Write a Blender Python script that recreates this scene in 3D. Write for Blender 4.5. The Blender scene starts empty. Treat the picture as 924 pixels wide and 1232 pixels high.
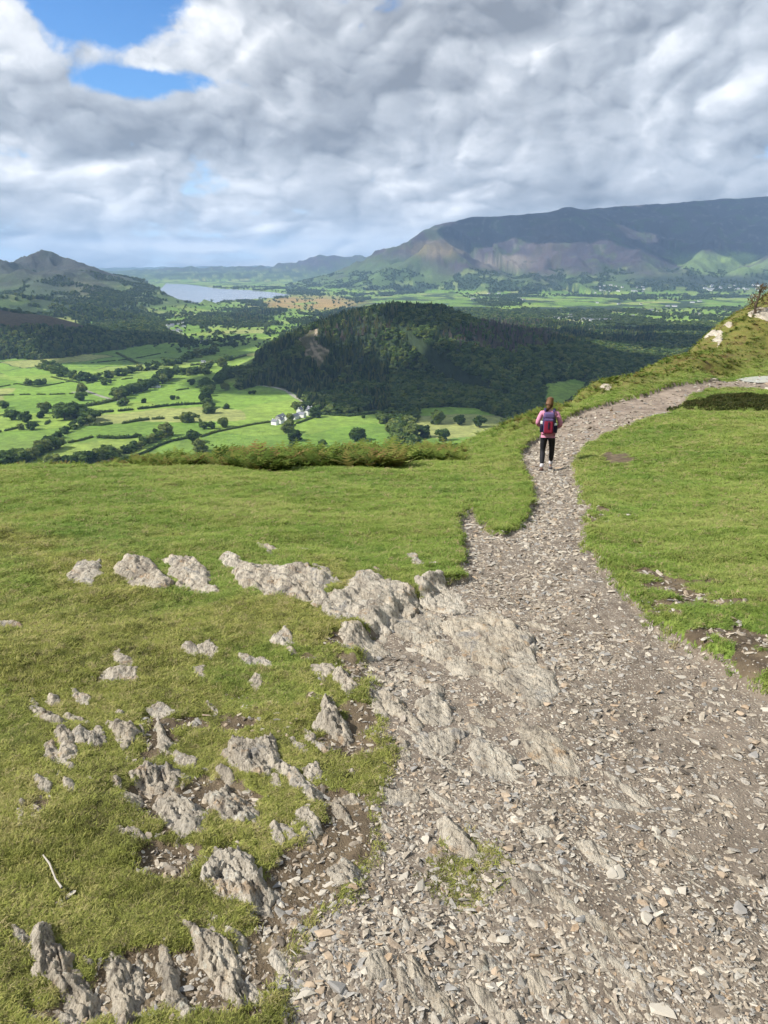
import bpy, bmesh, math, random
import numpy as np
from mathutils import Vector, Matrix
random.seed(7); RNG = np.random.default_rng(11)
SC = bpy.context.scene; COL = SC.collection
rad = math.radians
# ------------------------------------------------------------------ camera
PW, PH, F = 924.0, 1232.0, 925.0
TH = rad(17.86); EYE = 1.65
cam_d = bpy.data.cameras.new('camera'); cam = bpy.data.objects.new('camera', cam_d); COL.objects.link(cam)
cam.location = (0, 0, EYE); cam.rotation_euler = (math.pi/2 - TH, 0, 0)
cam_d.sensor_fit = 'VERTICAL'; cam_d.angle_y = 2*math.atan(616/F) if False else cam_d.angle_y
cam_d.sensor_height = 24.0; cam_d.lens = 24.0*F/PH
cam_d.clip_start = 0.05; cam_d.clip_end = 90000
SC.camera = cam

def slope(px, py):
    """per metre forward: sideways and height, for a direction measured in the photograph"""
    u = (np.asarray(px, float)-462)/F; v = (616-np.asarray(py, float))/F
    yy = math.cos(TH)+v*math.sin(TH)
    return u/yy, (-math.sin(TH)+v*math.cos(TH))/yy
def P3(px, py, Y):
    a, b = slope(px, py); return (float(a*Y), float(Y), float(b*Y+EYE))
def to_px(x, y, z):
    z = z-EYE
    zc = y*math.cos(TH)-z*math.sin(TH); yc = y*math.sin(TH)+z*math.cos(TH)
    zc = np.maximum(zc, 1e-3)
    return 462+F*x/zc, 616-F*yc/zc

# ------------------------------------------------------------------ noise
def _h(ix, iy, s):
    n = (ix.astype(np.int64)*374761393 + iy.astype(np.int64)*668265263 + s*1442695041) & 0xffffffff
    n = ((n ^ (n >> 13))*1274126177) & 0xffffffff
    n = (n ^ (n >> 16)) & 0xffffffff
    return n/4294967296.0
_ga = np.random.default_rng(5).random(65536)*2*np.pi
_GX = np.cos(_ga).astype(np.float32); _GY = np.sin(_ga).astype(np.float32)
def noise(x, y, s=0):
    x = np.asarray(x, float); y = np.asarray(y, float)
    ix = np.floor(x); iy = np.floor(y); fx = (x-ix).astype(np.float32); fy = (y-iy).astype(np.float32)
    ix = ix.astype(np.int32)+s*37; iy = iy.astype(np.int32)+s*101
    ux = fx*fx*fx*(fx*(fx*6-15)+10); uy = fy*fy*fy*(fy*(fy*6-15)+10)
    a0 = (ix & 255) << 8; a1 = ((ix+1) & 255) << 8; b0 = iy & 255; b1 = (iy+1) & 255
    i = a0 | b0; g00 = _GX[i]*fx+_GY[i]*fy
    i = a1 | b0; g10 = _GX[i]*(fx-1)+_GY[i]*fy
    i = a0 | b1; g01 = _GX[i]*fx+_GY[i]*(fy-1)
    i = a1 | b1; g11 = _GX[i]*(fx-1)+_GY[i]*(fy-1)
    a = g00+(g10-g00)*ux; c = g01+(g11-g01)*ux
    return 1.5*(a+(c-a)*uy)
def fbm(x, y, o=5, s=0, rough=0.5):
    t = 0; a = 1; n = 0
    for i in range(o):
        t = t+a*noise(x*2**i+17.3*i, y*2**i-9.1*i, s+i); n += a; a *= rough
    return t/n
def ridged(x, y, o=5, s=0):
    t = 0; a = 1; n = 0
    for i in range(o):
        t = t+a*(1-np.abs(noise(x*2**i+5.3*i, y*2**i+9.7*i, s+i))*2); n += a; a *= 0.5
    return t/n
def sst(e0, e1, x):
    t = np.clip((x-e0)/(e1-e0), 0, 1); return t*t*(3-2*t)
def voro(x, y, s=0, jit=0.9):
    """nearest cell id, F1, F2-F1"""
    ix = np.floor(x); iy = np.floor(y)
    f1 = np.full(x.shape, 9.); f2 = np.full(x.shape, 9.); cid = np.zeros(x.shape)
    for dx in (-1, 0, 1):
        for dy in (-1, 0, 1):
            cx = ix+dx; cy = iy+dy
            jx = cx+.5+jit*(_h(cx, cy, s)-.5); jy = cy+.5+jit*(_h(cx, cy, s+1)-.5)
            d = np.hypot(jx-x, jy-y); r = _h(cx, cy, s+2)
            near = d < f1
            f2 = np.where(near, f1, np.minimum(f2, d)); cid = np.where(near, r, cid); f1 = np.where(near, d, f1)
    return cid, f1, f2-f1
def facets(x, y, s=0, tilt=.9):
    """broken, angular relief: every cell a plane of its own height and tilt"""
    ix = np.floor(x); iy = np.floor(y); f1 = np.full(x.shape, 9.); h = np.zeros(x.shape)
    for dx in (-1, 0, 1):
        for dy in (-1, 0, 1):
            cx = ix+dx; cy = iy+dy; jx = cx+.5+.9*(_h(cx, cy, s)-.5); jy = cy+.5+.9*(_h(cx, cy, s+1)-.5)
            d = np.abs(jx-x)+np.hypot(jx-x, jy-y)*.6; m = d < f1
            v = _h(cx, cy, s+2)-.5+tilt*((_h(cx, cy, s+3)-.5)*(x-jx)*1.3+(_h(cx, cy, s+4)-.5)*(y-jy)*1.3)
            h = np.where(m, v, h); f1 = np.where(m, d, f1)
    return h
def seg_dist(x, y, poly, closed=False):
    """distance to a polyline, plus index+t of the closest place"""
    n = len(poly); best = np.full(np.shape(x), 1e18); bt = np.zeros(np.shape(x))
    for i in range(n if closed else n-1):
        ax, ay = poly[i][:2]; bx, by = poly[(i+1) % n][:2]
        vx, vy = bx-ax, by-ay; L = vx*vx+vy*vy+1e-12
        t = np.clip(((x-ax)*vx+(y-ay)*vy)/L, 0, 1)
        d = (x-ax-t*vx)**2+(y-ay-t*vy)**2
        m = d < best; best = np.where(m, d, best); bt = np.where(m, i+t, bt)
    return np.sqrt(best), bt
def inside(x, y, poly):
    c = np.zeros(np.shape(x), bool); n = len(poly)
    for i in range(n):
        ax, ay = poly[i][:2]; bx, by = poly[(i+1) % n][:2]
        if ay == by: continue
        k = ((ay > y) != (by > y)) & (x < (bx-ax)*(y-ay)/(by-ay)+ax); c ^= k
    return c
def sdf(x, y, poly):
    d, _ = seg_dist(x, y, poly, True); return np.where(inside(x, y, poly), d, -d)

# ------------------------------------------------------------------ near hillside: thin plate through surveyed points
CP = [(0, 0, 0), (0, -6, .8), (-6, -4, .5), (6, -4, .8), (-8, 0, .1), (8, 0, .35), (0, -14, 2.), (-20, -8, 1), (20, -8, 3)]
for a in [(462,1232,1.51),(0,1232,1.5),(924,1232,1.55),(0,900,3.1),(462,900,3.1),(924,900,3.15),
          (0,700,6.1),(300,700,6.2),(550,700,6.35),(924,700,5.85),(-300,700,6.1),(1300,700,5.7),
          (0,620,10),(300,620,10),(580,620,10.5),(720,625,9.8),(924,620,9.3),(-300,620,10),(1300,620,9),
          (-400,585,21),(-150,576,22),(0,571,22),(150,569,23),(300,565,24),(450,558,25),(540,546,26),
          (655,562,17.2),(640,640,8.8),(700,590,13.1),(690,530,22.5),(750,495,28.6),(800,476,33.2),(860,463,36.8),(910,456,40),(1050,446,46),(850,500,25),(924,500,24.6),(850,475,32.3),
          (590,520,27),(640,499,31),(700,471,37),(780,441,45),(850,404,55),(885,388,61),(924,371,66),(1000,345,74),(1150,310,85),
          (924,520,20),(800,540,17.8),(924,600,10.9),(1300,520,18),(885,487,29),(1100,475,31)]:
    CP.append(P3(*a))
for (px, py, Y) in [(-400,585,21),(-150,576,22),(0,571,22),(150,569,23),(300,565,24),(450,558,25),(540,546,26),(590,520,27),(640,499,31),(700,471,37),(780,441,45),(850,404,55),(924,371,66),(1000,345,74),(1150,310,85)]:
    x, y, z = P3(px, py, Y)
    for k, dz in ((1.3, 2.2), (2.0, 14)):
        f = 1+(k-1)*(25/Y if Y > 25 else 1)
        CP.append((x*f, y*f, (z-EYE)*f+EYE-dz))
CP = np.array(CP)
def _tps(r2): return 0.5*r2*np.log(r2+1e-9)
def _fit():
    n = len(CP); X = CP[:, :2]
    K = _tps(((X[:, None]-X[None])**2).sum(-1))+np.eye(n)*.5
    Pm = np.c_[np.ones(n), X]; A = np.zeros((n+3, n+3)); A[:n, :n] = K; A[:n, n:] = Pm; A[n:, :n] = Pm.T
    b = np.zeros(n+3); b[:n] = CP[:, 2]
    return np.linalg.solve(A, b)
_w = _fit()
def near_base(x, y):
    x = np.asarray(x, float); y = np.asarray(y, float); sh = x.shape; xf = x.ravel(); yf = y.ravel()
    o = _w[-3]+_w[-2]*xf+_w[-1]*yf
    for i in range(len(CP)): o = o+_w[i]*_tps((xf-CP[i, 0])**2+(yf-CP[i, 1])**2)
    return o.reshape(sh)
RB = 95.0
def hill_coarse(x, y):
    r = np.hypot(x, y)+1e-6; k = np.minimum(1, RB/r)
    z = near_base(x*k, y*k)
    z = z-np.maximum(0, r-RB)*0.62
    return z

# ------------------------------------------------------------------ valley, hills and mountains
def ridge_pts(lst): return [P3(a, b, c)+(w,) for a, b, c, w in lst]
BASE = -250.
RIDGES = [  # (points: photo x, photo y, metres away, half width), profile power
    ([(395,350,7900,200),(415,341,8200,600),(440,317,8700,1100),(480,292,9100,1600),(530,269,9500,2000),(570,261,9600,2300),(620,258,9600,2500),(680,249,9600,2700),(700,251,9900,2700),(760,246,10000,2900),(840,241,10000,3000),(930,235,9800,3100),(1200,225,9600,3200),(1500,240,9400,3200)], 1.15),
    ([(530,288,8300,1000),(500,300,8100,800),(465,322,7800,500),(440,342,7500,300)], 1.1),
    ([(530,288,8300,1000),(565,308,7900,700),(600,330,7500,420)], 1.1),
    ([(680,250,9600,1500),(690,275,8900,1000),(662,300,8200,750),(640,325,7600,450)], 1.05),
    ([(705,262,9500,1500),(745,290,8600,900),(785,322,7700,500)], 1.05),
    ([(900,238,9800,1800),(868,268,8800,1000),(850,300,8000,800),(822,330,7300,450)], 1.05),
    ([(1050,240,9300,1500),(960,285,8000,900),(905,318,7300,700)], 1.1),
    ([(-300,296,5400,1600),(-100,298,5300,1600),(0,300,5200,1500),(35,301,5300,1500),(60,301,5500,1450),(82,307,5550,1250),(105,319,5700,1000),(148,335,6000,650),(172,345,6250,300)], 1.1),
    ([(10,304,5200,900),(30,325,4700,700),(70,350,4200,450)], 1.0),
    ([(62,302,5500,900),(90,335,4800,600),(130,362,4300,350)], 1.0),
    ([(-300,330,3600,900),(-60,345,3500,600),(40,357,3500,450),(110,371,3500,350),(180,388,3500,200)], 1.3),
    ([(-500,300,2300,1200),(-200,335,2350,900),(0,366,2400,560),(60,376,2420,430),(130,402,2500,280),(200,416,2600,160),(245,424,2700,90)], 1.3),
    ([(60,327,17000,3000),(150,324,16500,2500),(230,319,15500,2500),(330,318,15200,2300),(365,309,14800,2200),(400,303,14600,2400),(430,305,14600,2400),(500,312,14600,2400),(700,315,15000,2400)], 1.3),
    ([(160,330,13200,900),(230,327,13200,1000),(300,326,13400,1000),(380,329,13000,1000),(440,328,12500,1200)], 1.4),
    ([(-200,322,24000,4000),(100,322,24000,4000),(250,319,25000,4000),(500,318,25000,4000)], 1.3),
]
RIDGES = [(ridge_pts(a), p) for a, p in RIDGES]
SWIN = ridge_pts([(405,385,1800,250),(440,370,1850,480),(480,364,1880,540),(530,368,1930,540),(570,384,1960,470),(620,392,2050,400),(680,404,2150,300),(740,412,2250,200)])
MOUND = [P3(885, 488, 29.2)]
def floor_z(x, y):
    r = np.hypot(x, y)
    z = -228-22*sst(1500, 5200, r)
    u = np.hypot(x, y)
    z = z+fbm(x/420., y/420., 3, 91)*7*(1-sst(3500, 5500, r))
    return z
def far_height(x, y):
    b = floor_z(x, y); h = b
    wx = x+fbm(x/900., y/900., 4, 5)*170; wy = y+fbm(x/900.+31, y/900., 4, 6)*170
    best = np.zeros(x.shape)
    for pts, pw in RIDGES:
        sel_far = min(p[1] for p in pts)
        qx, qy = (wx, wy) if sel_far > 3000 else (x, y)
        d, t = seg_dist(qx, qy, pts)
        i = np.clip(t.astype(int), 0, len(pts)-2); f = t-i
        Z = np.array([p[2] for p in pts]); Wd = np.array([p[3] for p in pts])
        z = Z[i]*(1-f)+Z[i+1]*f; w = Wd[i]*(1-f)+Wd[i+1]*f
        q = d/w; q = np.sqrt(q*q+.0016)-.04
        c = (z-b)*np.clip(1-q, 0, 1)**pw
        k = 25.
        best = np.where(c > 0, np.log(np.exp(np.clip(best/k, 0, 60))+np.exp(np.clip(c/k, -5, 60))-1+1e-9)*k, best)
    amp = sst(20, 320, best)
    a2 = amp*(1-.72*sst(380, 800, best)); best = best-a2*(1-ridged(wx/620., wy/620., 6, 44))*95+a2*fbm(x/300., y/300., 5, 8)*34
    d, t = seg_dist(x, y, SWIN); i = np.clip(t.astype(int), 0, len(SWIN)-2); f = t-i
    Z = np.array([p[2] for p in SWIN]); Wd = np.array([p[3] for p in SWIN])
    z = Z[i]*(1-f)+Z[i+1]*f-13; w = Wd[i]*(1-f)+Wd[i+1]*f
    q = np.clip(d/(w*1.15), 0, 1); s = (z-b)*(.5+.5*np.cos(np.pi*q))*(1+.09*fbm(x/170., y/170., 4, 13))
    best = np.maximum(best, s)
    return b+np.maximum(best, 0)
def H(x, y):
    x = np.asarray(x, float); y = np.asarray(y, float)
    r = np.hypot(x, y); o = np.empty(x.shape)
    m = r < 560
    if m.any():
        hc = hill_coarse(x[m], y[m]); ff = floor_z(x[m], y[m])
        k = 6.; o[m] = np.where(r[m] < 200, hc, np.maximum(hc, ff))
    if (~m).any(): o[~m] = far_height(x[~m], y[~m])
    return o
def hit(px, py, r0=600, r1=30000, n=900):
    """where the sight line through a place in the photograph meets the land"""
    a, b = slope(px, py); a = np.atleast_1d(a); b = np.atleast_1d(b)
    res = np.zeros((len(a), 3))
    Y = np.geomspace(r0, r1, n)
    X = a[:, None]*Y[None]; YY = np.broadcast_to(Y, X.shape); Zr = b[:, None]*Y[None]+EYE
    Zt = H(X, YY); below = Zr < Zt
    i = np.argmax(below, axis=1); i = np.where(below.any(axis=1), i, n-1); i = np.maximum(i, 1)
    for k in range(len(a)):
        j = i[k]; d0 = Zr[k, j-1]-Zt[k, j-1]; d1 = Zr[k, j]-Zt[k, j]
        t = d0/(d0-d1) if d0 != d1 else 0
        t = min(max(t, 0), 1); y = Y[j-1]*(1-t)+Y[j]*t
        res[k] = (a[k]*y, y, Zt[k, j-1]*(1-t)+Zt[k, j]*t)
    return res
def hitn(px, py): return hit(px, py, 1.0, 90, 700)
def hitp(poly, near=False):
    a = np.array(poly, float); return (hitn if near else hit)(a[:, 0], a[:, 1])
# ------------------------------------------------------------------ object helpers
def tag(o, label=None, cat=None, group=None, kind=None):
    if label: o['label'] = label
    if cat: o['category'] = cat
    if group: o['group'] = group
    if kind: o['kind'] = kind
    return o
def link_mesh(name, me, mat=None, parent=None, loc=None):
    o = bpy.data.objects.new(name, me); COL.objects.link(o)
    if mat: me.materials.append(mat)
    if parent: o.parent = parent
    if loc is not None: o.location = loc
    return o
def np_mesh(name, V, Fc, smooth=True):
    """V (n,3), Fc (m,k) all faces with k corners"""
    me = bpy.data.meshes.new(name); V = np.asarray(V, np.float32); Fc = np.asarray(Fc, np.int32); k = Fc.shape[1]
    me.vertices.add(len(V)); me.vertices.foreach_set('co', V.ravel())
    me.loops.add(Fc.size); me.loops.foreach_set('vertex_index', Fc.ravel())
    me.polygons.add(len(Fc)); me.polygons.foreach_set('loop_start', np.arange(0, Fc.size, k, dtype=np.int32))
    me.polygons.foreach_set('use_smooth', np.full(len(Fc), smooth))
    me.update(calc_edges=True); return me
def set_attr(me, name, arr, typ='FLOAT'):
    a = me.attributes.new(name, typ, 'POINT')
    if typ == 'FLOAT': a.data.foreach_set('value', np.asarray(arr, np.float32).ravel())
    elif typ == 'FLOAT_COLOR':
        c = np.ones((len(arr), 4), np.float32); c[:, :3] = arr; a.data.foreach_set('color', c.ravel())
    elif typ == 'FLOAT_VECTOR': a.data.foreach_set('vector', np.asarray(arr, np.float32).ravel())
    elif typ == 'INT': a.data.foreach_set('value', np.asarray(arr, np.int32).ravel())
def polar(azs, rs):
    A, R = np.meshgrid(azs, rs); X = np.sin(A)*R; Y = np.cos(A)*R
    n, m = A.shape; idx = np.arange(n*m).reshape(n, m)
    q = np.stack([idx[:-1, :-1], idx[:-1, 1:], idx[1:, 1:], idx[1:, :-1]], -1).reshape(-1, 4)[:, ::-1]
    return X.ravel(), Y.ravel(), q
def submesh(name, V, q, attrs, mat):
    used = np.unique(q); mp = np.zeros(len(V), np.int64); mp[used] = np.arange(len(used))
    me = np_mesh(name, V[used], mp[q])
    for k, (arr, t) in attrs.items(): set_attr(me, k, arr[used], t)
    return link_mesh(name, me, mat)

# ------------------------------------------------------------------ material helpers
class NT:
    def __init__(s, name, disp=None):
        s.m = bpy.data.materials.new(name); s.m.use_nodes = True; s.t = s.m.node_tree; s.t.nodes.clear()
        s.out = s.t.nodes.new('ShaderNodeOutputMaterial'); s.b = s.t.nodes.new('ShaderNodeBsdfPrincipled')
        s.t.links.new(s.b.outputs[0], s.out.inputs[0]); s.b.inputs['Roughness'].default_value = .85
        s.b.inputs['Specular IOR Level'].default_value = .25
    def n(s, typ, **kw):
        o = s.t.nodes.new(typ)
        for k, v in kw.items():
            if k.startswith('i_'):
                key = k[2:]; key = int(key) if key.isdigit() else key.replace('_', ' ')
                s.put(o.inputs[key], v)
            else: setattr(o, k, v)
        return o
    def put(s, inp, v):
        if isinstance(v, bpy.types.NodeSocket): s.t.links.new(v, inp)
        elif isinstance(v, bpy.types.Node): s.t.links.new(v.outputs[0], inp)
        else:
            if isinstance(v, (tuple, list)) and len(v) == 3 and inp.type == 'RGBA': v = (*v, 1)
            inp.default_value = v
    def noise(s, vec, scale, detail=4, rough=.55, dist=0, out='Fac'):
        o = s.n('ShaderNodeTexNoise'); s.put(o.inputs['Vector'], vec); o.inputs['Scale'].default_value = scale
        o.inputs['Detail'].default_value = detail; o.inputs['Roughness'].default_value = rough; o.inputs['Distortion'].default_value = dist
        return o.outputs[out]
    def math(s, op, a, b=None, c=None, clamp=False):
        o = s.n('ShaderNodeMath', operation=op, use_clamp=clamp); s.put(o.inputs[0], a)
        if b is not None: s.put(o.inputs[1], b)
        if c is not None: s.put(o.inputs[2], c)
        return o.outputs[0]
    def rng(s, v, a, b, c=0., d=1., smooth=True):
        o = s.n('ShaderNodeMapRange', interpolation_type='SMOOTHSTEP' if smooth else 'LINEAR')
        s.put(o.inputs[0], v)
        for i, q in enumerate((a, b, c, d)): o.inputs[i+1].default_value = q
        return o.outputs[0]
    def mix(s, f, a, b, mode='MIX'):
        o = s.n('ShaderNodeMix', data_type='RGBA', blend_type=mode); s.put(o.inputs[0], f); s.put(o.inputs[6], a); s.put(o.inputs[7], b)
        return o.outputs[2]
    def ramp(s, v, stops):
        o = s.n('ShaderNodeValToRGB'); s.put(o.inputs[0], v); e = o.color_ramp.elements
        while len(e) > 1: e.remove(e[-1])
        e[0].position = stops[0][0]; e[0].color = (*stops[0][1], 1)
        for p, c in stops[1:]:
            q = e.new(p); q.color = (*c, 1)
        return o.outputs[0]
    def attr(s, name, out='Fac'): return s.n('ShaderNodeAttribute', attribute_name=name).outputs[out]
    def pos(s): return s.n('ShaderNodeNewGeometry').outputs['Position']
    def obj(s): return s.n('ShaderNodeTexCoord').outputs['Object']
    def rnd(s): return s.n('ShaderNodeObjectInfo').outputs['Random']
    def scl(s, v, k):
        o = s.n('ShaderNodeVectorMath', operation='MULTIPLY'); s.put(o.inputs[0], v); o.inputs[1].default_value = k; return o.outputs[0]
    def bump(s, h, strength, dist, normal=None):
        o = s.n('ShaderNodeBump'); o.inputs['Strength'].default_value = strength; o.inputs['Distance'].default_value = dist
        s.put(o.inputs['Height'], h)
        if normal is not None: s.put(o.inputs['Normal'], normal)
        return o.outputs[0]
    def fin(s, col, normal=None, rough=None):
        s.put(s.b.inputs['Base Color'], col)
        if normal is not None: s.put(s.b.inputs['Normal'], normal)
        if rough is not None: s.put(s.b.inputs['Roughness'], rough)
        return s.m
def simple(name, col, rough=.8, var=.15, scale=30., spec=.25):
    t = NT(name); n = t.noise(t.obj(), scale, 4)
    c = t.mix(n, tuple(max(0, v*(1-var)) for v in col), tuple(v*(1+var) for v in col))
    t.b.inputs['Specular IOR Level'].default_value = spec
    return t.fin(c, rough=rough)

# ------------------------------------------------------------------ layout of the hillside
GRAVEL_PX = [(330,1400),(335,1232),(345,1130),(372,1092),(410,1070),(450,1020),(455,960),(462,900),(450,850),(440,800),(440,760),(470,730),(520,705),(553,692),(556,655),(549,628),(560,608),(575,616),(592,636),(604,640),(622,632),(640,602),(637,575),(622,548),(632,534),(660,515),(700,492),(745,480),(800,465),(860,454),(924,447),(1150,438),(1150,474),(924,470),(880,467),(850,469),(829,476),(824,489),(807,498),(770,508),(730,522),(704,538),(692,560),(700,588),(713,612),(708,650),(728,680),(752,712),(790,745),(840,775),(880,797),(924,822),(1100,900),(1400,1150),(1600,1400)]
def hitc(poly):
    a = np.array(poly, float); return hit(a[:, 0], a[:, 1], .3, 90, 700)[:, :2]
GRAVEL = hitc(GRAVEL_PX)
def blob(px, py, cx, cy, rx, ry, soft=.35): # 1 inside an ellipse measured in the photograph
    q = np.hypot((px-cx)/rx, (py-cy)/ry); return sst(1+soft, 1-soft, q)
SOILS = [(250,880,95,60,.75),(240,985,120,80,.95),(90,960,60,40,.7),(60,1080,60,40,.6),(330,990,60,40,.8),(420,860,60,70,.85),(400,940,60,80,.7),(370,1100,95,120,1.25),(200,1195,180,60,1.15),(420,1000,45,70,1.2),(430,800,40,60,1.),(70,845,30,14,.6),(300,790,50,14,.45),(420,790,90,25,.75),
         (150,690,90,12,.35),(330,705,110,18,.4),(820,702,62,17,1.),(770,660,45,9,.65),(870,745,60,16,.8),(800,735,60,14,.6),(880,780,60,26,1.1),(740,549,26,11,1.1),(765,565,16,7,.8),(730,620,30,9,.9),(790,612,70,6,.4),
         (735,500,50,7,.3),(590,617,26,13,.3),(835,722,75,9,1.1),(905,795,50,22,1.25),(850,770,45,12,1.),(775,690,30,7,1.),(742,628,35,9,.9),(742,552,22,10,1.3),(700,655,12,10,.5),(600,560,60,14,.45),(520,678,30,12,.6),(30,745,40,9,.45),(420,720,60,20,.6),(20,1010,40,20,.3),(150,812,60,10,.6),(205,560,60,3,.3),(120,940,35,14,.6),(215,1010,50,30,.8),(110,1110,60,14,.5),(160,875,60,12,.5)]
def hill_fields(x, y):
    """masks and height detail of the hillside at x, y (arrays)"""
    z0 = hill_coarse(x, y); r = np.hypot(x, y); n = noise
    px, py = to_px(x, y, z0); front = y > .2
    w = np.minimum(1, r/6)
    jx = x+fbm(x*2.2, y*2.2, 4, 70)*.16*w; jy = y+fbm(x*2.2+9, y*2.2, 4, 71)*.16*w
    g = np.full(x.shape, -5.); m = (r < 90)
    g[m] = sdf(jx[m], jy[m], GRAVEL)
    path = sst(-.06, .06, g)
    soil = np.zeros(x.shape)
    for cx, cy, rx, ry, a in SOILS: soil = np.maximum(soil, a*blob(px, py, cx, cy, rx, ry, .6))
    soil = np.where(front, soil, 0)
    sn = fbm(x*3.1, y*3.1, 5, 75)
    soil = sst(.38, .66, soil*.62+sn*.72+(r < 12)*.0)*(1-path)
    oliv = np.where(front, sst(14, 30, r)*sst(0, 30, 690-40-py+np.maximum(0, px-560)*.0)*sst(520, 700, px), 0)
    # bracken slope beyond the path on the right
    up = (px-560)*.0
    top = np.where(px < 830, 470+(830-px)*.36, 470-(px-830)*.28)
    edge = np.interp(px, [560, 640, 700, 745, 800, 860, 924, 1150, 1400], [540, 518, 488, 474, 461, 450, 441, 432, 430])
    olv = sst(2, 14, edge-py)*sst(560, 660, px)*front
    rocky = np.where(front, blob(px, py, 270, 980, 330, 300, .3), 0)*(1-path)
    left = sst(0.7, -1.2, x-.1*y)
    dz = np.zeros(x.shape)
    far = np.minimum(1+r/14, 5)
    dz -= path*(.07+.07*sst(8, 20, r))*(1-.7*sst(5., 3., r)*sst(1.6, .6, x))
    dz += (1-path)*np.exp(-np.clip(-g, 0, 9)/.25)*.035*sst(3, 6, r)
    gr = (1-path)
    dz += gr*(fbm(x*.55, y*.55, 3, 80)*.11*np.minimum(1, r/4)+fbm(x*1.7, y*1.7, 4, 81)*.055+fbm(x*6, y*6, 4, 82)*.022)
    dz += gr*np.where(r < 14, np.abs(fbm(x*14, y*14, 3, 83))*.02, 0)
    dz -= soil*.03
    dz += path*(fbm(x*1.2, y*1.2, 4, 84)*.05+fbm(x*9, y*9, 4, 85)*.012)
    dz += olv*fbm(x*.8, y*.8, 4, 86)*.16*sst(30, 40, r)
    hm = MOUND[0]; q = np.hypot((x-hm[0]-.9)/2.7, (y-hm[1]+.3)/2.3); mound = sst(1.25, .55, q+fbm(x*.6, y*.6, 3, 87)*.3)
    dz += mound*(.12+fbm(x*1.5, y*1.5, 3, 88)*.12); path = path*(1-mound)
    # rocky knoll on the right-hand skyline
    for (cx, cy, cz) in KNOLL:
        q = np.hypot(x-cx, y-cy)/3.2; dz += sst(1.3, .2, q)*.3
    pd = np.hypot((x-PUD[0])/2.9, (y-PUD[1])/2.0); k = sst(1.35, .9, pd); zz = (z0+dz)*(1-k)+(PUD[2]-.05)*k
    return dict(z=zz, path=path, soil=soil, oliv=olv, heath=mound, g=g, px=px, py=py, r=r, rocky=rocky)
PUD = hitn([922], [456])[0]
KNOLL = [tuple(hitn([920], [385])[0]), tuple(hitn([868], [402])[0])]
def ground(x, y):
    sh = np.shape(x); return hill_fields(np.atleast_1d(np.asarray(x, float)).ravel(), np.atleast_1d(np.asarray(y, float)).ravel())['z'].reshape(sh if sh else (1,))

# ------------------------------------------------------------------ hillside materials
GRAMP = [(.28, (.095, .155, .028)), (.43, (.180, .262, .044)), (.54, (.255, .315, .068)), (.64, (.34, .335, .115)), (.74, (.28, .24, .11))]
GRAMP2 = [(.36, (.11, .205, .034)), (.50, (.20, .28, .050)), (.62, (.29, .32, .092)), (.70, (.32, .29, .12))]
MRAMP = [(.28, (.10, .080, .034)), (.40, (.19, .195, .048)), (.52, (.30, .31, .072)), (.64, (.40, .36, .13)), (.80, (.36, .29, .16))]
def mossy(t, p, c, v):
    """poor mossy turf among the outcrops"""
    s = t.n('ShaderNodeSeparateXYZ', i_0=p); n = t.noise(p, .9, 4, .6)
    m = t.math('ADD', t.math('ADD', t.math('MULTIPLY', s.outputs[1], .16), t.math('MULTIPLY', s.outputs[0], .10)), t.math('MULTIPLY', n, 2.4))
    return t.mix(t.rng(m, 2.35, 1.65, 0, .85), c, t.ramp(v, MRAMP))
def mat_turf():
    t = NT('turf'); p = t.pos()
    big = t.noise(p, .35, 4, .6); mid = t.noise(p, 2.2, 5, .62, .4); fin = t.noise(p, 42, 4, .65); pit = t.noise(p, 9, 5, .6)
    g = t.ramp(mid, GRAMP)
    g2 = t.ramp(big, GRAMP2)
    c = mossy(t, p, t.mix(.45, g, g2), mid)
    c = t.mix(t.rng(fin, .35, .7), t.mix(.6, c, (.03, .045, .012), 'MULTIPLY'), c)
    c = t.mix(t.rng(pit, .62, .74, 0, .6), c, (.05, .035, .02))
    ol = t.noise(p, .9, 5, .7); oc = t.ramp(ol, [(.3, (.075, .085, .018)), (.5, (.15, .145, .035)), (.62, (.11, .075, .03)), (.75, (.2, .17, .05))])
    c = t.mix(t.attr('oliv'), c, oc)
    hc = t.ramp(t.noise(p, 1.6, 5, .7), [(.35, (.02, .028, .010)), (.55, (.05, .06, .018)), (.7, (.08, .06, .03))])
    c = t.mix(t.attr('heath'), c, hc)
    sc = t.ramp(t.noise(p, 5, 5, .65), [(.3, (.065, .047, .030)), (.55, (.13, .098, .062)), (.75, (.20, .16, .10))])
    sm = t.rng(t.math('ADD', t.attr('soil'), t.math('MULTIPLY', t.math('SUBTRACT', t.noise(p, 14, 4, .6), .5), .9)), .42, .62)
    c = t.mix(sm, c, sc)
    h = t.math('ADD', t.math('MULTIPLY', fin, .4), t.noise(p, 130, 3, .6))
    return t.fin(c, t.bump(h, .7, .02), .95)
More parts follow.
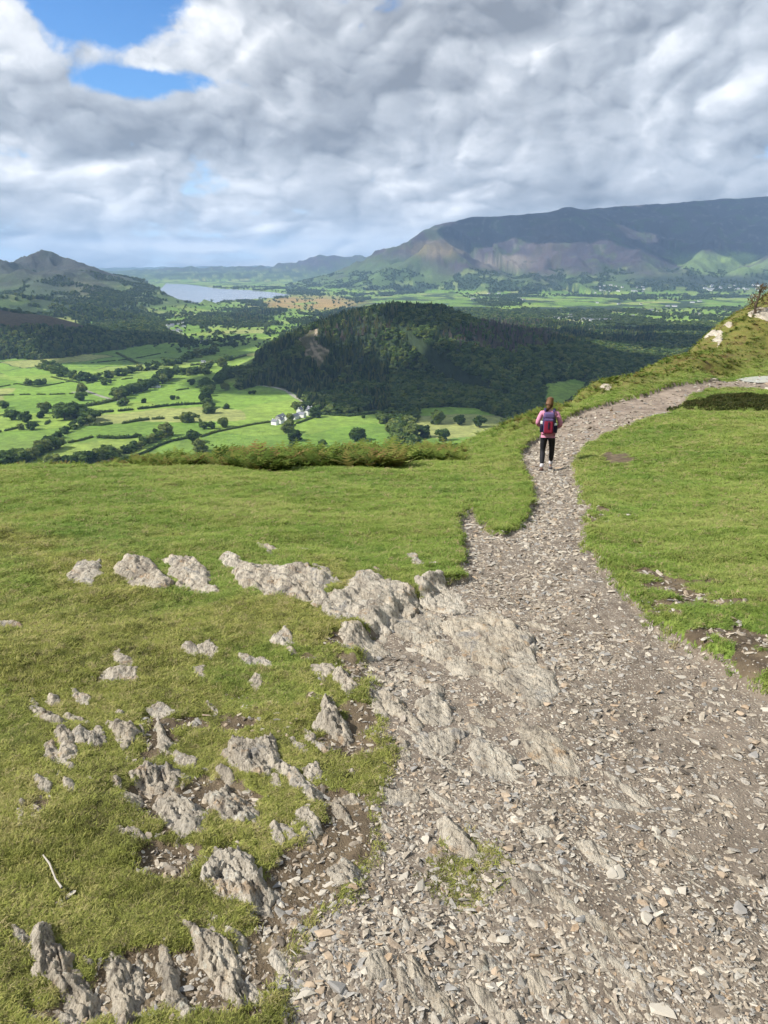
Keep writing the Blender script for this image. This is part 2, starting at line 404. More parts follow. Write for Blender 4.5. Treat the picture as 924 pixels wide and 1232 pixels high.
def mat_path():
    t = NT('path_gravel'); p = t.pos()
    big = t.noise(p, .8, 4, .6); v = t.n('ShaderNodeTexVoronoi'); t.put(v.inputs['Vector'], p); v.inputs['Scale'].default_value = 55
    vc = t.n('ShaderNodeSeparateColor', i_0=v.outputs['Color']).outputs[0]
    v2 = t.n('ShaderNodeTexVoronoi'); t.put(v2.inputs['Vector'], t.scl(p, (1, .6, 1))); v2.inputs['Scale'].default_value = 14
    vc2 = t.n('ShaderNodeSeparateColor', i_0=v2.outputs['Color']).outputs[0]
    soil = t.ramp(t.noise(p, 6, 5, .65), [(.3, (.105, .082, .062)), (.6, (.205, .168, .130)), (.8, (.30, .255, .205))])
    st = t.ramp(vc, [(0, (.15, .12, .095)), (.4, (.31, .27, .215)), (.75, (.45, .40, .32)), (1, (.55, .51, .43))])
    chip = t.math('MULTIPLY', t.rng(v.outputs['Distance'], .42, .3), t.rng(vc, .25, .45))
    c = t.mix(chip, soil, st)
    chip2 = t.math('MULTIPLY', t.rng(v2.outputs['Distance'], .34, .26), t.rng(vc2, .6, .65))
    c = t.mix(chip2, c, t.ramp(vc2, [(.6, (.24, .21, .17)), (1, (.46, .42, .36))]))
    dirt = t.math('MULTIPLY', t.rng(big, .5, .66), .55); c = t.mix(dirt, c, soil)
    c = t.mix(t.attr('mud'), c, t.ramp(t.noise(p, 2.5, 4, .6), [(.35, (.17, .13, .10)), (.65, (.32, .26, .205))]))
    h = t.math('ADD', t.math('MULTIPLY', chip, t.rng(v.outputs['Distance'], .45, .0)), t.math('MULTIPLY', chip2, 2.))
    return t.fin(c, t.bump(t.math('ADD', h, t.noise(p, 90, 3)), .8, .012), .9)
M_TURF = mat_turf(); M_PATH = mat_path()
def build_hill():
    az = np.concatenate([np.linspace(-np.pi, rad(-52), 50)[:-1], np.linspace(rad(-52), rad(52), 980), np.linspace(rad(52), np.pi, 50)[1:]])
    rs = np.geomspace(.3, 560, 1000)
    X, Y, q = polar(az, rs)
    fl = hill_fields(X, Y)
    z = fl['z']; r = fl['r']; m = r > 300
    z[m] = H(X[m], Y[m]); k = r >= 559.9
    z[k] = far_height(X[k]*1.0001, Y[k]*1.0001)
    V = np.c_[X, Y, z]
    mud = np.clip(blob(fl['px'], fl['py'], 800, 480, 180, 26, .5)*.9+blob(fl['px'], fl['py'], 690, 510, 70, 16, .5)*.6, 0, 1)*(Y > 0)
    at = {'soil': (fl['soil'], 'FLOAT'), 'oliv': (fl['oliv'], 'FLOAT'), 'heath': (fl['heath'], 'FLOAT'), 'mud': (mud, 'FLOAT')}
    onp = fl['path'][q].mean(1) > .5
    a = submesh('hillside', V, q[~onp], at, M_TURF); tag(a, kind='structure')
    b = submesh('gravel_path', V, q[onp], at, M_PATH); tag(b, kind='structure')
    # small disc right under the camera
    V0 = [(0, 0, float(ground([0.], [0.])[0]))]+[tuple(V[i]) for i in range(len(az)-1)]
    n = len(V0)-1
    me = bpy.data.meshes.new('ground_patch'); me.from_pydata(V0, [], [(0, 1+(i+1) % n, 1+i) for i in range(n)]); o = link_mesh('hillside', me, M_TURF)
    tag(o, kind='structure')
build_hill()
# ------------------------------------------------------------------ land cover of the valley, from outlines measured in the photograph
LAKE_PX = [(176,342),(200,341),(225,342),(262,347),(300,349),(332,352),(350,355),(330,358),(300,360),(270,362),(240,364),(220,362),(205,356),(195,350)]
LAKE = hitp(LAKE_PX)[:, :2]
WOOD_PX = [(286,470),(296,446),(318,420),(345,405),(365,392),(395,378),(450,358),(540,350),(600,374),(640,382),(700,392),(760,398),(850,388),(940,380),(940,470),(700,520),(560,560),(480,545),(470,515),(462,500),(455,494),(420,498),(388,499),(376,494),(366,485),(352,472),(335,466),(312,464)]
HOLES_PX = [[(505,491),(540,489),(572,491),(590,497),(612,505),(600,540),(500,545),(497,515)],
            [(655,463),(672,460),(691,456),(708,461),(706,470),(680,492),(655,492)],
            [(677,437),(694,437),(687,447),(683,450)],
            [(741,391),(772,392),(770,396),(742,395)], [(852,385),(865,387),(862,393),(856,392)]]
CLEAR_PX = [(359,407),(372,399),(383,394),(382,402),(379,410),(385,417),(398,424),(395,432),(384,442),(373,436),(364,424),(359,416)]
WOODL_PX = [[(-60,400),(10,395),(40,392),(90,398),(140,385),(180,392),(215,404),(240,414),(205,412),(170,416),(120,424),(80,430),(40,433),(10,432),(-60,436)],
            [(60,372),(110,366),(170,372),(190,383),(185,395),(150,392),(120,388),(95,386)],
            [(620,358),(700,356),(760,362),(830,362),(924,355),(924,366),(840,372),(760,372),(700,378),(650,372)],
            [(225,383),(300,380),(330,384),(290,391),(240,391)], [(300,372),(345,375),(330,380),(290,378)]]
BRIGHT = []
def wood_mask(px, py, w=0.):
    m = inside(px, py, WOOD_PX)
    for h in HOLES_PX: m &= ~inside(px, py, h)
    m &= ~inside(px, py, CLEAR_PX)
    for p in WOODL_PX: m |= inside(px, py, p)
    return m
def cells(x, y):
    """fields: warped cells about 110 m wide near, larger far away"""
    wx = x+fbm(x/240., y/240., 3, 21)*75; wy = y+fbm(x/240.+7, y/240., 3, 22)*75
    c, s = math.cos(.35), math.sin(.35); a = (wx*c+wy*s)/210.; b = (-wx*s+wy*c)/150.
    return voro(a, b, 33)
def land_colour(x, y, z):
    r = np.hypot(x, y); px, py = to_px(x, y, z); fz = floor_z(x, y); up = z-fz
    cid, f1, f21 = cells(x, y)
    n1 = fbm(x/60., y/60., 5, 51); n2 = fbm(x/400., y/400., 4, 52)
    pal = np.array([(.125,.225,.030), (.165,.275,.038), (.14,.245,.034), (.205,.30,.050), (.215,.29,.062), (.175,.27,.042), (.26,.29,.09), (.135,.235,.034)])
    col = pal[(cid*7.999).astype(int)]*(1+.28*n1[:, None]+.1*fbm(x/14., y/14., 3, 50)[:, None])
    tan = np.clip(n2*1.2-.15, 0, 1)[:, None]*.6
    col = col*(1-tan)+np.array((.21,.20,.085))*tan
    hedge = sst(.030, .012, f21)*(r > 1900)
    dark = np.array((.022,.042,.014)); forest = np.array((.028,.045,.018))
    col = col*(1-hedge[:, None])+dark*hedge[:, None]
    # far plain: patchwork of woods and fields
    wn = fbm(x/300., y/520., 5, 53)+.4*fbm(x/90., y/90., 4, 54)
    pl = sst(.03, .13, wn+.13*sst(560, 760, px)*sst(380, 400, py)-.05*blob(px, py, 300, 385, 200, 40, .5))*sst(2500, 3200, r)
    col = col*(1-pl[:, None])+(dark*1.25)*pl[:, None]
    # marsh
    ms = blob(px+n1*14, py+n1*2., 372, 365, 58, 8.5, .5); mcol = np.array((.30,.205,.070))*(1+.45*fbm(x/130., y/130., 5, 55)[:, None])
    mm = (ms*sst(-.3, .05, fbm(x/210., y/400., 4, 56)+.12))[:, None]; col = col*(1-mm)+mcol*mm
    # hill sides
    wd = wood_mask(px+n1*4, py+n1*2)
    patch = fbm(x/330., y/330., 5, 60); pt = fbm(x/120., y/120., 4, 61)
    hi = sst(90, 270, up+patch*120)[:, None]
    lowc = np.where((patch+.3*pt > .02)[:, None], np.array((.075,.120,.034)), np.array((.036,.062,.024)))
    lowc = np.where((pt > .28)[:, None], np.array((.13,.165,.055)), lowc)*(1+.5*pt[:, None])
    topc = np.array((.048,.038,.048))*(1+.55*patch[:, None])
    topc = np.where((fbm(x/230., y/230., 5, 62) > .16)[:, None], np.array((.050,.060,.034)), topc)
    scree = sst(.25, .45, ridged(x/260., y/260., 5, 63)-.45+.2*pt)[:, None]*sst(230, 420, up)[:, None]*.55
    topc = topc*(1-scree)+np.array((.17,.155,.15))*scree
    hc = lowc*(1-hi)+topc*hi
    hm = sst(14, 40, up+pt*14)[:, None]; col = col*(1-hm)+hc*hm
    def paint(mask, c, var=.35):
        nonlocal col
        mk = mask[:, None]; col = col*(1-mk)+np.array(c)*(1+var*pt[:, None])*mk
    d5 = (r > 6200)
    paint(blob(px+pt*8, py+pt*5, 612, 316, 36, 9, .4)*d5*(pt > -.25), (.165,.140,.115))
    paint(blob(px+pt*8, py+pt*5, 525, 300, 34, 10, .5)*d5*.6, (.19,.15,.075))
    paint(blob(px+pt*10, py+pt*4, 655, 300, 22, 38, .5)*d5*.7, (.075,.055,.055))
    paint(blob(px+pt*10, py, 470, 325, 60, 16, .5)*d5*.55, (.085,.145,.045))
    paint(blob(px+pt*8, py+pt*3, 860, 318, 75, 14, .4)*d5*.75*(_cell3(x, y) > .35), (.13,.20,.055))
    paint(blob(px+pt*4, py+pt*2, 890, 312, 22, 8, .3)*d5*.9, (.19,.27,.075))
    paint(blob(px+pt*6, py+pt*3, 840, 338, 90, 6.5, .3)*d5, (.030,.045,.028))
    lm = (r > 3500)*(r < 7000)*(px < 230)
    paint(blob(px+pt*6, py+pt*4, 95, 348, 30, 11, .5)*lm*.7, (.12,.115,.070))
    paint(blob(px+pt*6, py+pt*4, 60, 352, 28, 14, .5)*lm*.8, (.04,.06,.026))
    paint(blob(px+pt*5, py+pt*3, 70, 317, 26, 11, .5)*lm*.8, (.062,.052,.065))
    paint(lm*.55*sst(60, 200, up), (.045,.058,.040), .5)
    # the brown hill on the left
    bh = (px < 260)*(r > 1700)*(r < 2900)*sst(8, 20, up)
    paint(bh*1., (.085,.066,.035), .25)
    # clear-felled patch with tracks on the wooded hill
    cf = inside(px+pt*3, py+pt*2, CLEAR_PX)*(r < 3000)*1.
    wdm = wd.astype(float)*(r < 5000)
    col = col*(1-wdm[:, None])+forest*(1+.4*n1[:, None])*wdm[:, None]
    paint(cf, (.085,.082,.040), .5)
    for tr in TRACKS:
        d, _ = seg_dist(x, y, tr); paint(sst(4., 2., d+n1*2), (.26,.215,.15), .1)
    for tr in ROADS:
        d, _ = seg_dist(x, y, tr); paint(sst(5.5, 3, d)*.9, (.30,.28,.25), .1)
    return np.clip(col, 0.004, .6)
def _cell3(x, y): return voro(x/260., y/420., 77)[0]
TRACKS = [hitp(p)[:, :2] for p in [[(383,395),(380,402),(379,410),(386,418),(398,424)], [(359,418),(360,409),(366,402),(374,398),(383,395)], [(366,424),(374,419),(386,418)], [(370,432),(380,426),(390,423)], [(366,424),(372,432),(384,441)], [(374,412),(377,420),(382,428),(388,434)]]]
ROADS = [hitp(p)[:, :2] for p in [[(310,463),(330,466),(345,470),(356,478),(364,482),(372,492)], [(192,391),(200,395),(212,400),(222,402)], [(88,472),(104,470),(150,484)]]]
def mat_land():
    t = NT('valley_land'); p = t.pos(); c = t.attr('Col', 'Color')
    n = t.noise(p, .09, 6, .65); n2 = t.noise(p, .5, 4, .6)
    c2 = t.mix(t.rng(n, .3, .7, 0, 1), t.mix(1, c, (.72, .72, .72), 'MULTIPLY'), t.mix(1, c, (1.25, 1.22, 1.2), 'MULTIPLY'))
    h = t.math('ADD', t.math('MULTIPLY', n, 3), n2)
    return t.fin(c2, t.bump(h, .5, 2.5), 1.)
M_LAND = mat_land()
def build_land():
    az = np.concatenate([np.linspace(-rad(80), rad(-44), 40)[:-1], np.linspace(rad(-44), rad(44), 1350), np.linspace(rad(44), rad(80), 40)[1:]])
    rs = np.concatenate([np.geomspace(560, 12000, 720)[:-1], np.geomspace(12000, 29500, 60)])
    X, Y, q = polar(az, rs); Z = far_height(X, Y)
    lk = sdf(X, Y, LAKE); near_l = np.hypot(X, Y) > 5000
    Z = np.where(near_l & (lk > 0), BASE-3, Z)
    r = np.hypot(X, Y); Z = Z-np.where(r > 30000, (r-30000)*.012, 0)
    col = land_colour(X, Y, Z)
    o = submesh('valley_floor', np.c_[X, Y, Z], q, {'Col': (col, 'FLOAT_COLOR')}, M_LAND); tag(o, kind='structure')
build_land()
def build_lake():
    t = NT('lake_water'); p = t.pos()
    t.b.inputs['Roughness'].default_value = .16; t.b.inputs['Specular IOR Level'].default_value = .5
    m = t.fin((.25, .26, .28), t.bump(t.noise(t.scl(p, (.02, .006, 1)), 1, 5), .25, 2.))
    c = LAKE.mean(0); V = [(c[0], c[1], BASE-.5)]; n = len(LAKE)
    big = c+(LAKE-c)*1.03
    me = bpy.data.meshes.new('lake'); me.from_pydata(V+[(a, b, BASE-.5) for a, b in big], [], [(0, 1+i, 1+(i+1) % n) for i in range(n)])
    o = link_mesh('lake', me, m); tag(o, kind='structure')
    # puddle on the path
    zz = PUD[2]; pts = [(a*Y_, Y_, zz) for (a, b_), Y_ in (((lambda s: s)((float(slope(px, py)[0]), float(slope(px, py)[1]))), (zz-EYE)/float(slope(px, py)[1])) for px, py in zip([888, 897, 912, 930, 945, 935, 912, 896], [456, 454, 452.5, 452.5, 456, 460, 460.5, 459]))]; pts = np.array(pts)
    t = NT('puddle_water'); t.b.inputs['Roughness'].default_value = .03; t.b.inputs['IOR'].default_value = 1.6; m = t.fin((.55, .55, .54))  # pale base colour stands in for part of the reflected sky
    V = [(a, b, zz) for a, b, _ in pts]; c = pts.mean(0)
    me = bpy.data.meshes.new('puddle'); me.from_pydata(V, [], [tuple(range(len(V)))]); me.update()
    o = link_mesh('puddle', me, m); tag(o, kind='structure')
build_lake()
# ------------------------------------------------------------------ plants: prototypes
def scatter(name, P, rot, scl, idx, protos, kind='stuff', label=None, cat=None):
    """one object that stands copies of a few prototype meshes on points"""
    pc = bpy.data.collections.new(name+'_kinds')
    for o in protos: pc.objects.link(o)
    me = bpy.data.meshes.new(name); me.vertices.add(len(P)); me.vertices.foreach_set('co', np.asarray(P, np.float32).ravel())
    set_attr(me, 'rot', rot, 'FLOAT_VECTOR'); set_attr(me, 'scl', scl, 'FLOAT_VECTOR'); set_attr(me, 'pick', idx, 'INT')
    ob = bpy.data.objects.new(name, me); COL.objects.link(ob)
    ng = bpy.data.node_groups.new(name, 'GeometryNodeTree')
    ng.interface.new_socket('Geometry', in_out='INPUT', socket_type='NodeSocketGeometry'); ng.interface.new_socket('Geometry', in_out='OUTPUT', socket_type='NodeSocketGeometry')
    N = ng.nodes; L = ng.links; gi = N.new('NodeGroupInput'); go = N.new('NodeGroupOutput')
    ci = N.new('GeometryNodeCollectionInfo'); ci.inputs[0].default_value = pc; ci.inputs[1].default_value = True; ci.inputs[2].default_value = True
    ip = N.new('GeometryNodeInstanceOnPoints'); mp = N.new('GeometryNodeMeshToPoints')
    def at(nm, ty):
        a = N.new('GeometryNodeInputNamedAttribute'); a.data_type = ty; a.inputs[0].default_value = nm; return a.outputs[0]
    L.new(gi.outputs[0], mp.inputs[0]); L.new(mp.outputs[0], ip.inputs['Points']); L.new(ci.outputs[0], ip.inputs['Instance']); ip.inputs['Pick Instance'].default_value = True
    L.new(at('pick', 'INT'), ip.inputs['Instance Index']); L.new(at('scl', 'FLOAT_VECTOR'), ip.inputs['Scale'])
    e = N.new('FunctionNodeEulerToRotation'); L.new(at('rot', 'FLOAT_VECTOR'), e.inputs[0]); L.new(e.outputs[0], ip.inputs['Rotation'])
    L.new(ip.outputs[0], go.inputs[0])
    md = ob.modifiers.new('scatter', 'NODES'); md.node_group = ng
    return tag(ob, label, cat, kind=kind)
def proto(name, me, mat=None):
    if mat: me.materials.append(mat)
    return bpy.data.objects.new(name, me)
def ico(sub):
    bm = bmesh.new(); bmesh.ops.create_icosphere(bm, subdivisions=sub, radius=1)
    V = np.array([v.co[:] for v in bm.verts]); Fc = np.array([[v.index for v in f.verts] for f in bm.faces]); bm.free(); return V, Fc
ICO1 = ico(1); ICO2 = ico(2); ICO3 = ico(3)
def translucent(t, m, c, f):
    tr = t.n('ShaderNodeBsdfTranslucent', i_0=c); mx = t.n('ShaderNodeMixShader'); mx.inputs[0].default_value = f
    t.t.links.new(t.b.outputs[0], mx.inputs[1]); t.t.links.new(tr.outputs[0], mx.inputs[2]); t.t.links.new(mx.outputs[0], t.out.inputs[0]); return m
def foliage_mat(name, stops, bright=1.):
    t = NT(name); p = t.pos(); r = t.rnd(); o = t.obj()
    n = t.noise(o, 3.2, 4, .65); v = t.math('ADD', t.math('MULTIPLY', r, .62), t.math('MULTIPLY', n, .38))
    c = t.ramp(v, stops); t.b.inputs['Specular IOR Level'].default_value = .12
    return translucent(t, t.fin(c, None, .95), c, .32)
M_LEAF = foliage_mat('broad_leaves', [(.12, (.030, .056, .015)), (.35, (.062, .105, .026)), (.55, (.10, .155, .038)), (.8, (.17, .20, .055))])
M_LEAF2 = foliage_mat('hedge_leaves', [(.1, (.030, .052, .014)), (.5, (.065, .10, .026)), (.9, (.12, .15, .045))])
M_CON = foliage_mat('conifer_needles', [(.15, (.020, .042, .018)), (.38, (.048, .085, .030)), (.56, (.09, .13, .040)), (.8, (.16, .165, .055))])
M_DEAD = foliage_mat('bare_larch', [(.1, (.08, .07, .058)), (.5, (.14, .118, .09)), (.9, (.20, .165, .125))])
M_BARK = simple('bark', (.10, .075, .055), .95, .35, 9)
def crown(rng, lobes=11, per=52, leaf=.085, flat=.8, solid=True, base=.22):
    """crown of a broad-leaved tree of height 1: leaf clumps spread over and through uneven lobes"""
    V = []; Fq = []; nv = 0
    L = [(np.array([0, 0, .62]), .27)]
    for i in range(lobes):
        a = rng.random()*6.283; h = base+.02+rng.random()*(.80-base); rr = (.10+.22*rng.random())*(1.2-abs(h-.45)*1.3)
        L.append((np.array([math.cos(a)*rr, math.sin(a)*rr, h]), .13+.10*rng.random()))
    for c, R in L:
        if solid:
            sv, sf = ICO1; d = .80+.2*rng.random(len(sv)); V.append(sv*d[:, None]*R*np.array([1, 1, flat])+c); Fq.append(np.c_[sf, sf[:, 2]]+nv); nv += len(sv)
        n = rng.normal(size=(per, 3)); n[:, 2] += .25; n /= np.linalg.norm(n, axis=1)[:, None]
        p = c+n*R*(.82+.36*rng.random((per, 1)))*np.array([1, 1, flat])
        nn = n+rng.normal(size=(per, 3))*.55; nn /= np.linalg.norm(nn, axis=1)[:, None]
        t = np.cross(nn, rng.normal(size=(per, 3))); t /= np.linalg.norm(t, axis=1)[:, None]; b = np.cross(nn, t)
        s = leaf*(.5+rng.random((per, 1)))*.5
        q = np.stack([p-t*s-b*s*.7, p+t*s-b*s*.5, p+t*s*.8+b*s, p-t*s*.9+b*s*.8], 1)+rng.normal(size=(per, 4, 3))*leaf*.10
        V.append(q.reshape(-1, 3)); Fq.append(np.arange(per*4).reshape(-1, 4)+nv); nv += per*4
    return np.concatenate(V), np.concatenate(Fq)
def fix_tris(name, V, Fq):
    """quads, with solid parts given as degenerate quads -> triangles"""
    tri = Fq[:, 2] == Fq[:, 3]; Q = Fq[~tri]; T = np.concatenate([Fq[tri][:, :3], Q[:, [0, 1, 2]], Q[:, [0, 2, 3]]])
    return np_mesh(name, V, T, False)
def tube(pts, radii, k=6):
    V = []; Fc = []
    pts = [Vector(p) for p in pts]
    for i, p in enumerate(pts):
        d = (pts[min(i+1, len(pts)-1)]-pts[max(i-1, 0)]).normalized(); u = d.orthogonal().normalized(); w = d.cross(u)
        for j in range(k):
            a = 6.2832*j/k; V.append(tuple(p+(u*math.cos(a)+w*math.sin(a))*radii[i]))
    for i in range(len(pts)-1):
        for j in range(k): Fc.append((i*k+j, i*k+(j+1) % k, (i+1)*k+(j+1) % k, (i+1)*k+j))
    return V, Fc
def trunk_mesh(rng, name='trunk'):
    V = []; Fc = []
    def add(p, r, k=6):
        v, f = tube(p, r, k); n = len(V); V.extend(v); Fc.extend([tuple(i+n for i in q) for q in f])
    add([(0, 0, -.04), (0.005, 0, .12), (.012, .01, .3), (0, .02, .55)], [.034, .026, .02, .008])
    for i in range(5):
        a = rng.random()*6.28; h = .2+.07*i; add([(0.005, 0, h), (math.cos(a)*.1, math.sin(a)*.1, h+.12), (math.cos(a)*.19, math.sin(a)*.19, h+.22)], [.014, .009, .004], 5)
    return np_mesh(name, V, Fc)
def conifer(rng, lay=8, k=9, w=.19):
    V = []; Fq = []; nv = 0
    for i in range(lay):
        t = i/lay; z0 = .10+.80*t; r = w*(1-t)**.8*(.85+.3*rng.random())+.012
        tip = z0+.22*(1-.4*t)
        ang = np.arange(k*2)/(k*2)*6.283+rng.random(); rr = np.where(np.arange(k*2) % 2 == 0, r*(.8+.5*rng.random(k*2)), r*.45)
        ring = np.c_[np.cos(ang)*rr, np.sin(ang)*rr, z0-.03*rng.random(k*2)-rr*.25]
        V.append(np.vstack([ring, [[0, 0, min(tip, 1.)]]])); m = k*2
        Fq.append(np.array([[nv+j, nv+(j+1) % m, nv+m, nv+m] for j in range(m)])); nv += m+1
    return np.concatenate(V), np.concatenate(Fq)
rg = np.random.default_rng(3)
BROAD = [fix_tris('crown', *crown(rg, 16, 56, .10, base=.12)) for _ in range(5)]
for b in BROAD: b.materials.append(M_LEAF)
TRUNKS = [trunk_mesh(rg) for _ in range(3)]
for b in TRUNKS: b.materials.append(M_BARK)
LOWB = [proto('wood_tree', fix_tris('wood_tree', *crown(rg, 7, 18, .16, base=.05)), M_LEAF) for _ in range(5)]
LOWC = [proto('conifer', fix_tris('conifer', *conifer(rg)), M_CON) for _ in range(4)]
LOWD = [proto('larch', fix_tris('larch', *conifer(rg, 6, 6, .15)), M_DEAD) for _ in range(2)]
TINY = [proto('far_tree', fix_tris('far_tree', *crown(rg, 4, 6, .25, base=.0)), M_LEAF2) for _ in range(3)]
# ------------------------------------------------------------------ woods
def build_woods():
    N = 46000; R = np.exp(rg.uniform(math.log(900), math.log(4600), N)); A = rg.uniform(rad(-17), rad(29), N)
    x = np.sin(A)*R; y = np.cos(A)*R; z = H(x, y); px, py = to_px(x, y, z)
    k = wood_mask(px, py)*(px > 270) > 0; x, y, z, px, py, R = [a[k] for a in (x, y, z, px, py, R)]; n = len(x)
    rn = rg.random(n); pn = fbm(x/130., y/130., 4, 301); up = z-floor_z(x, y)
    con = ((px < 470)*(py < 505)*(pn > -.12) | (up > 55)*(pn > .0) | (np.abs(py-402) < 14)*(px > 600)*(px < 790)*(pn > -.2)) & (rn < .93)
    dead = (np.hypot((px-600)/62, (py-408)/20) < 1+pn)*(rn < .72) | (np.hypot((px-440)/60, (py-400)/14) < .8+pn)*(rn < .25)
    idx = np.where(con, 5+(rg.random(n)*4).astype(int), (rg.random(n)*5).astype(int)); idx = np.where(dead, 9+(rg.random(n)*2).astype(int), idx)
    hh = np.where(con | dead, rg.uniform(11, 19, n), rg.uniform(9, 15, n))*(R/1300.)**.35; ww = np.where(con | dead, 1.3, 1.3)*rg.uniform(.8, 1.2, n)*hh
    S = np.c_[ww, ww, hh]; rot = np.c_[np.zeros(n), np.zeros(n), rg.random(n)*6.28]
    ks = LOWB+LOWC+LOWD
    for i, o in enumerate(ks): o.name = 'k%02d_%s' % (i, o.name)
    scatter('woodland', np.c_[x, y, z-.4], rot, S, idx, ks, label='dark mixed wood covering the low hill and the plain behind it', cat='woodland')
    # woods on the left hill and beyond
    N = 30000; R = np.exp(rg.uniform(math.log(1700), math.log(5200), N)); A = rg.uniform(rad(-33), rad(-8), N)
    x = np.sin(A)*R; y = np.cos(A)*R; z = H(x, y); px, py = to_px(x, y, z)
    pn = fbm(x/110., y/110., 4, 302)
    sparse = (px < 200)*(py > 352)*(py < 420)*(R > 2700)*(pn > .12)
    k = ((wood_mask(px, py) & (pn > -.45)) | sparse)*(px < 270) > 0
    x, y, z, px, R, pn = [a[k] for a in (x, y, z, px, R, pn)]; n = len(x)
    idx = np.where(rg.random(n) < .35, 5+(rg.random(n)*4).astype(int), (rg.random(n)*5).astype(int))
    hh = rg.uniform(9, 16, n)*(R/2000.)**.3; ww = hh*rg.uniform(.9, 1.3, n)
    scatter('hillside_wood', np.c_[x, y, z-.4], np.c_[np.zeros(n), np.zeros(n), rg.random(n)*6.28], np.c_[ww, ww, hh], idx, [o.copy() for o in ks], label='dark wood along the foot of the brown hill on the left', cat='woodland')
    # scattered trees and hedge lines of the far plain
    N = 120000; R = np.exp(rg.uniform(math.log(2100), math.log(9500), N)); A = rg.uniform(rad(-24), rad(30), N)
    x = np.sin(A)*R; y = np.cos(A)*R; z = H(x, y); px, py = to_px(x, y, z)
    up = z-floor_z(x, y); cid, f1, f21 = cells(x, y)
    wn = fbm(x/300., y/520., 5, 53)+.4*fbm(x/90., y/90., 4, 54)+.13*sst(560, 760, px)*sst(380, 400, py)-.05*blob(px, py, 300, 385, 200, 40, .5)
    marsh = blob(px, py, 372, 365, 56, 8, .4) > .5
    k = ((f21 < .035) & (rg.random(N) < .55) & ~marsh | (wn > .06)*(~marsh) & (R > 2700) | (rg.random(N) < .018))*(up < 45)*(sdf(x, y, LAKE) < -20)*(~wood_mask(px, py)) > 0
    k &= ~((px < 310)*(py > 418) > 0)
    for h in HOLES_PX: k &= ~inside(px, py, h)
    x, y, z, R = [a[k] for a in (x, y, z, R)]; n = len(x); hh = rg.uniform(6, 13, n)*(R/2500.)**.35; ww = hh*rg.uniform(1.1, 1.9, n)
    for i, o in enumerate(TINY): o.name = 'k%02d_%s' % (i, o.name)
    scatter('valley_trees', np.c_[x, y, z-.6], np.c_[np.zeros(n), np.zeros(n), rg.random(n)*6.28], np.c_[ww, ww, hh], (rg.random(n)*3).astype(int), TINY, label='small far trees and hedge lines dotted over the plain', cat='trees')
    # forest on the lower mountain flanks
    N = 110000; R = np.exp(rg.uniform(math.log(4200), math.log(9300), N)); A = rg.uniform(rad(-29), rad(28), N)
    x = np.sin(A)*R; y = np.cos(A)*R; z = H(x, y); up = z-floor_z(x, y); patch = fbm(x/330., y/330., 5, 60); pt = fbm(x/120., y/120., 4, 61)
    px, py = to_px(x, y, z)
    k = (up > 22)*(up+patch*120 < 175)*(patch+.3*pt < .05)*(pt < .27)*(sdf(x, y, LAKE) < -20) > 0
    k &= ~((R > 6200) & (np.hypot((px-612)/36, (py-316)/9) < 1))
    x, y, z, R = [a[k] for a in (x, y, z, R)]; n = len(x); hh = rg.uniform(8, 14, n)*(R/6000.)**.4; ww = hh*rg.uniform(1., 1.7, n)
    scatter('mountain_forest', np.c_[x, y, z-1], np.c_[np.zeros(n), np.zeros(n), rg.random(n)*6.28], np.c_[ww, ww, hh], (rg.random(n)*3).astype(int), [o.copy() for o in TINY], label='forest patches on the lower slopes of the mountains', cat='forest')
build_woods()
# ------------------------------------------------------------------ trees one can tell apart
def zdist(p): return p[1]*math.cos(TH)-(p[2]-EYE)*math.sin(TH)
_first = {}
def tree(px, py, hpx, label, group=None, wide=1.25, cat='tree', parts=True):
    p = hit([px], [py])[0]; h = hpx/F*zdist(p); i = random.randrange(5); j = random.randrange(3)
    if parts:
        o = bpy.data.objects.new('field_tree', None); COL.objects.link(o); o.empty_display_size = 1
        c = bpy.data.objects.new('crown', BROAD[i]); COL.objects.link(c); c.parent = o
        c = bpy.data.objects.new('trunk', TRUNKS[j]); COL.objects.link(c); c.parent = o
    else:
        o = bpy.data.objects.new('field_tree', LOWB[i].data); COL.objects.link(o)
    o.location = (p[0], p[1], p[2]-.2); o.rotation_euler.z = random.random()*6.28; w = h*wide*random.uniform(.9, 1.1); o.scale = (w, w, h)
    return tag(o, label, cat, group)
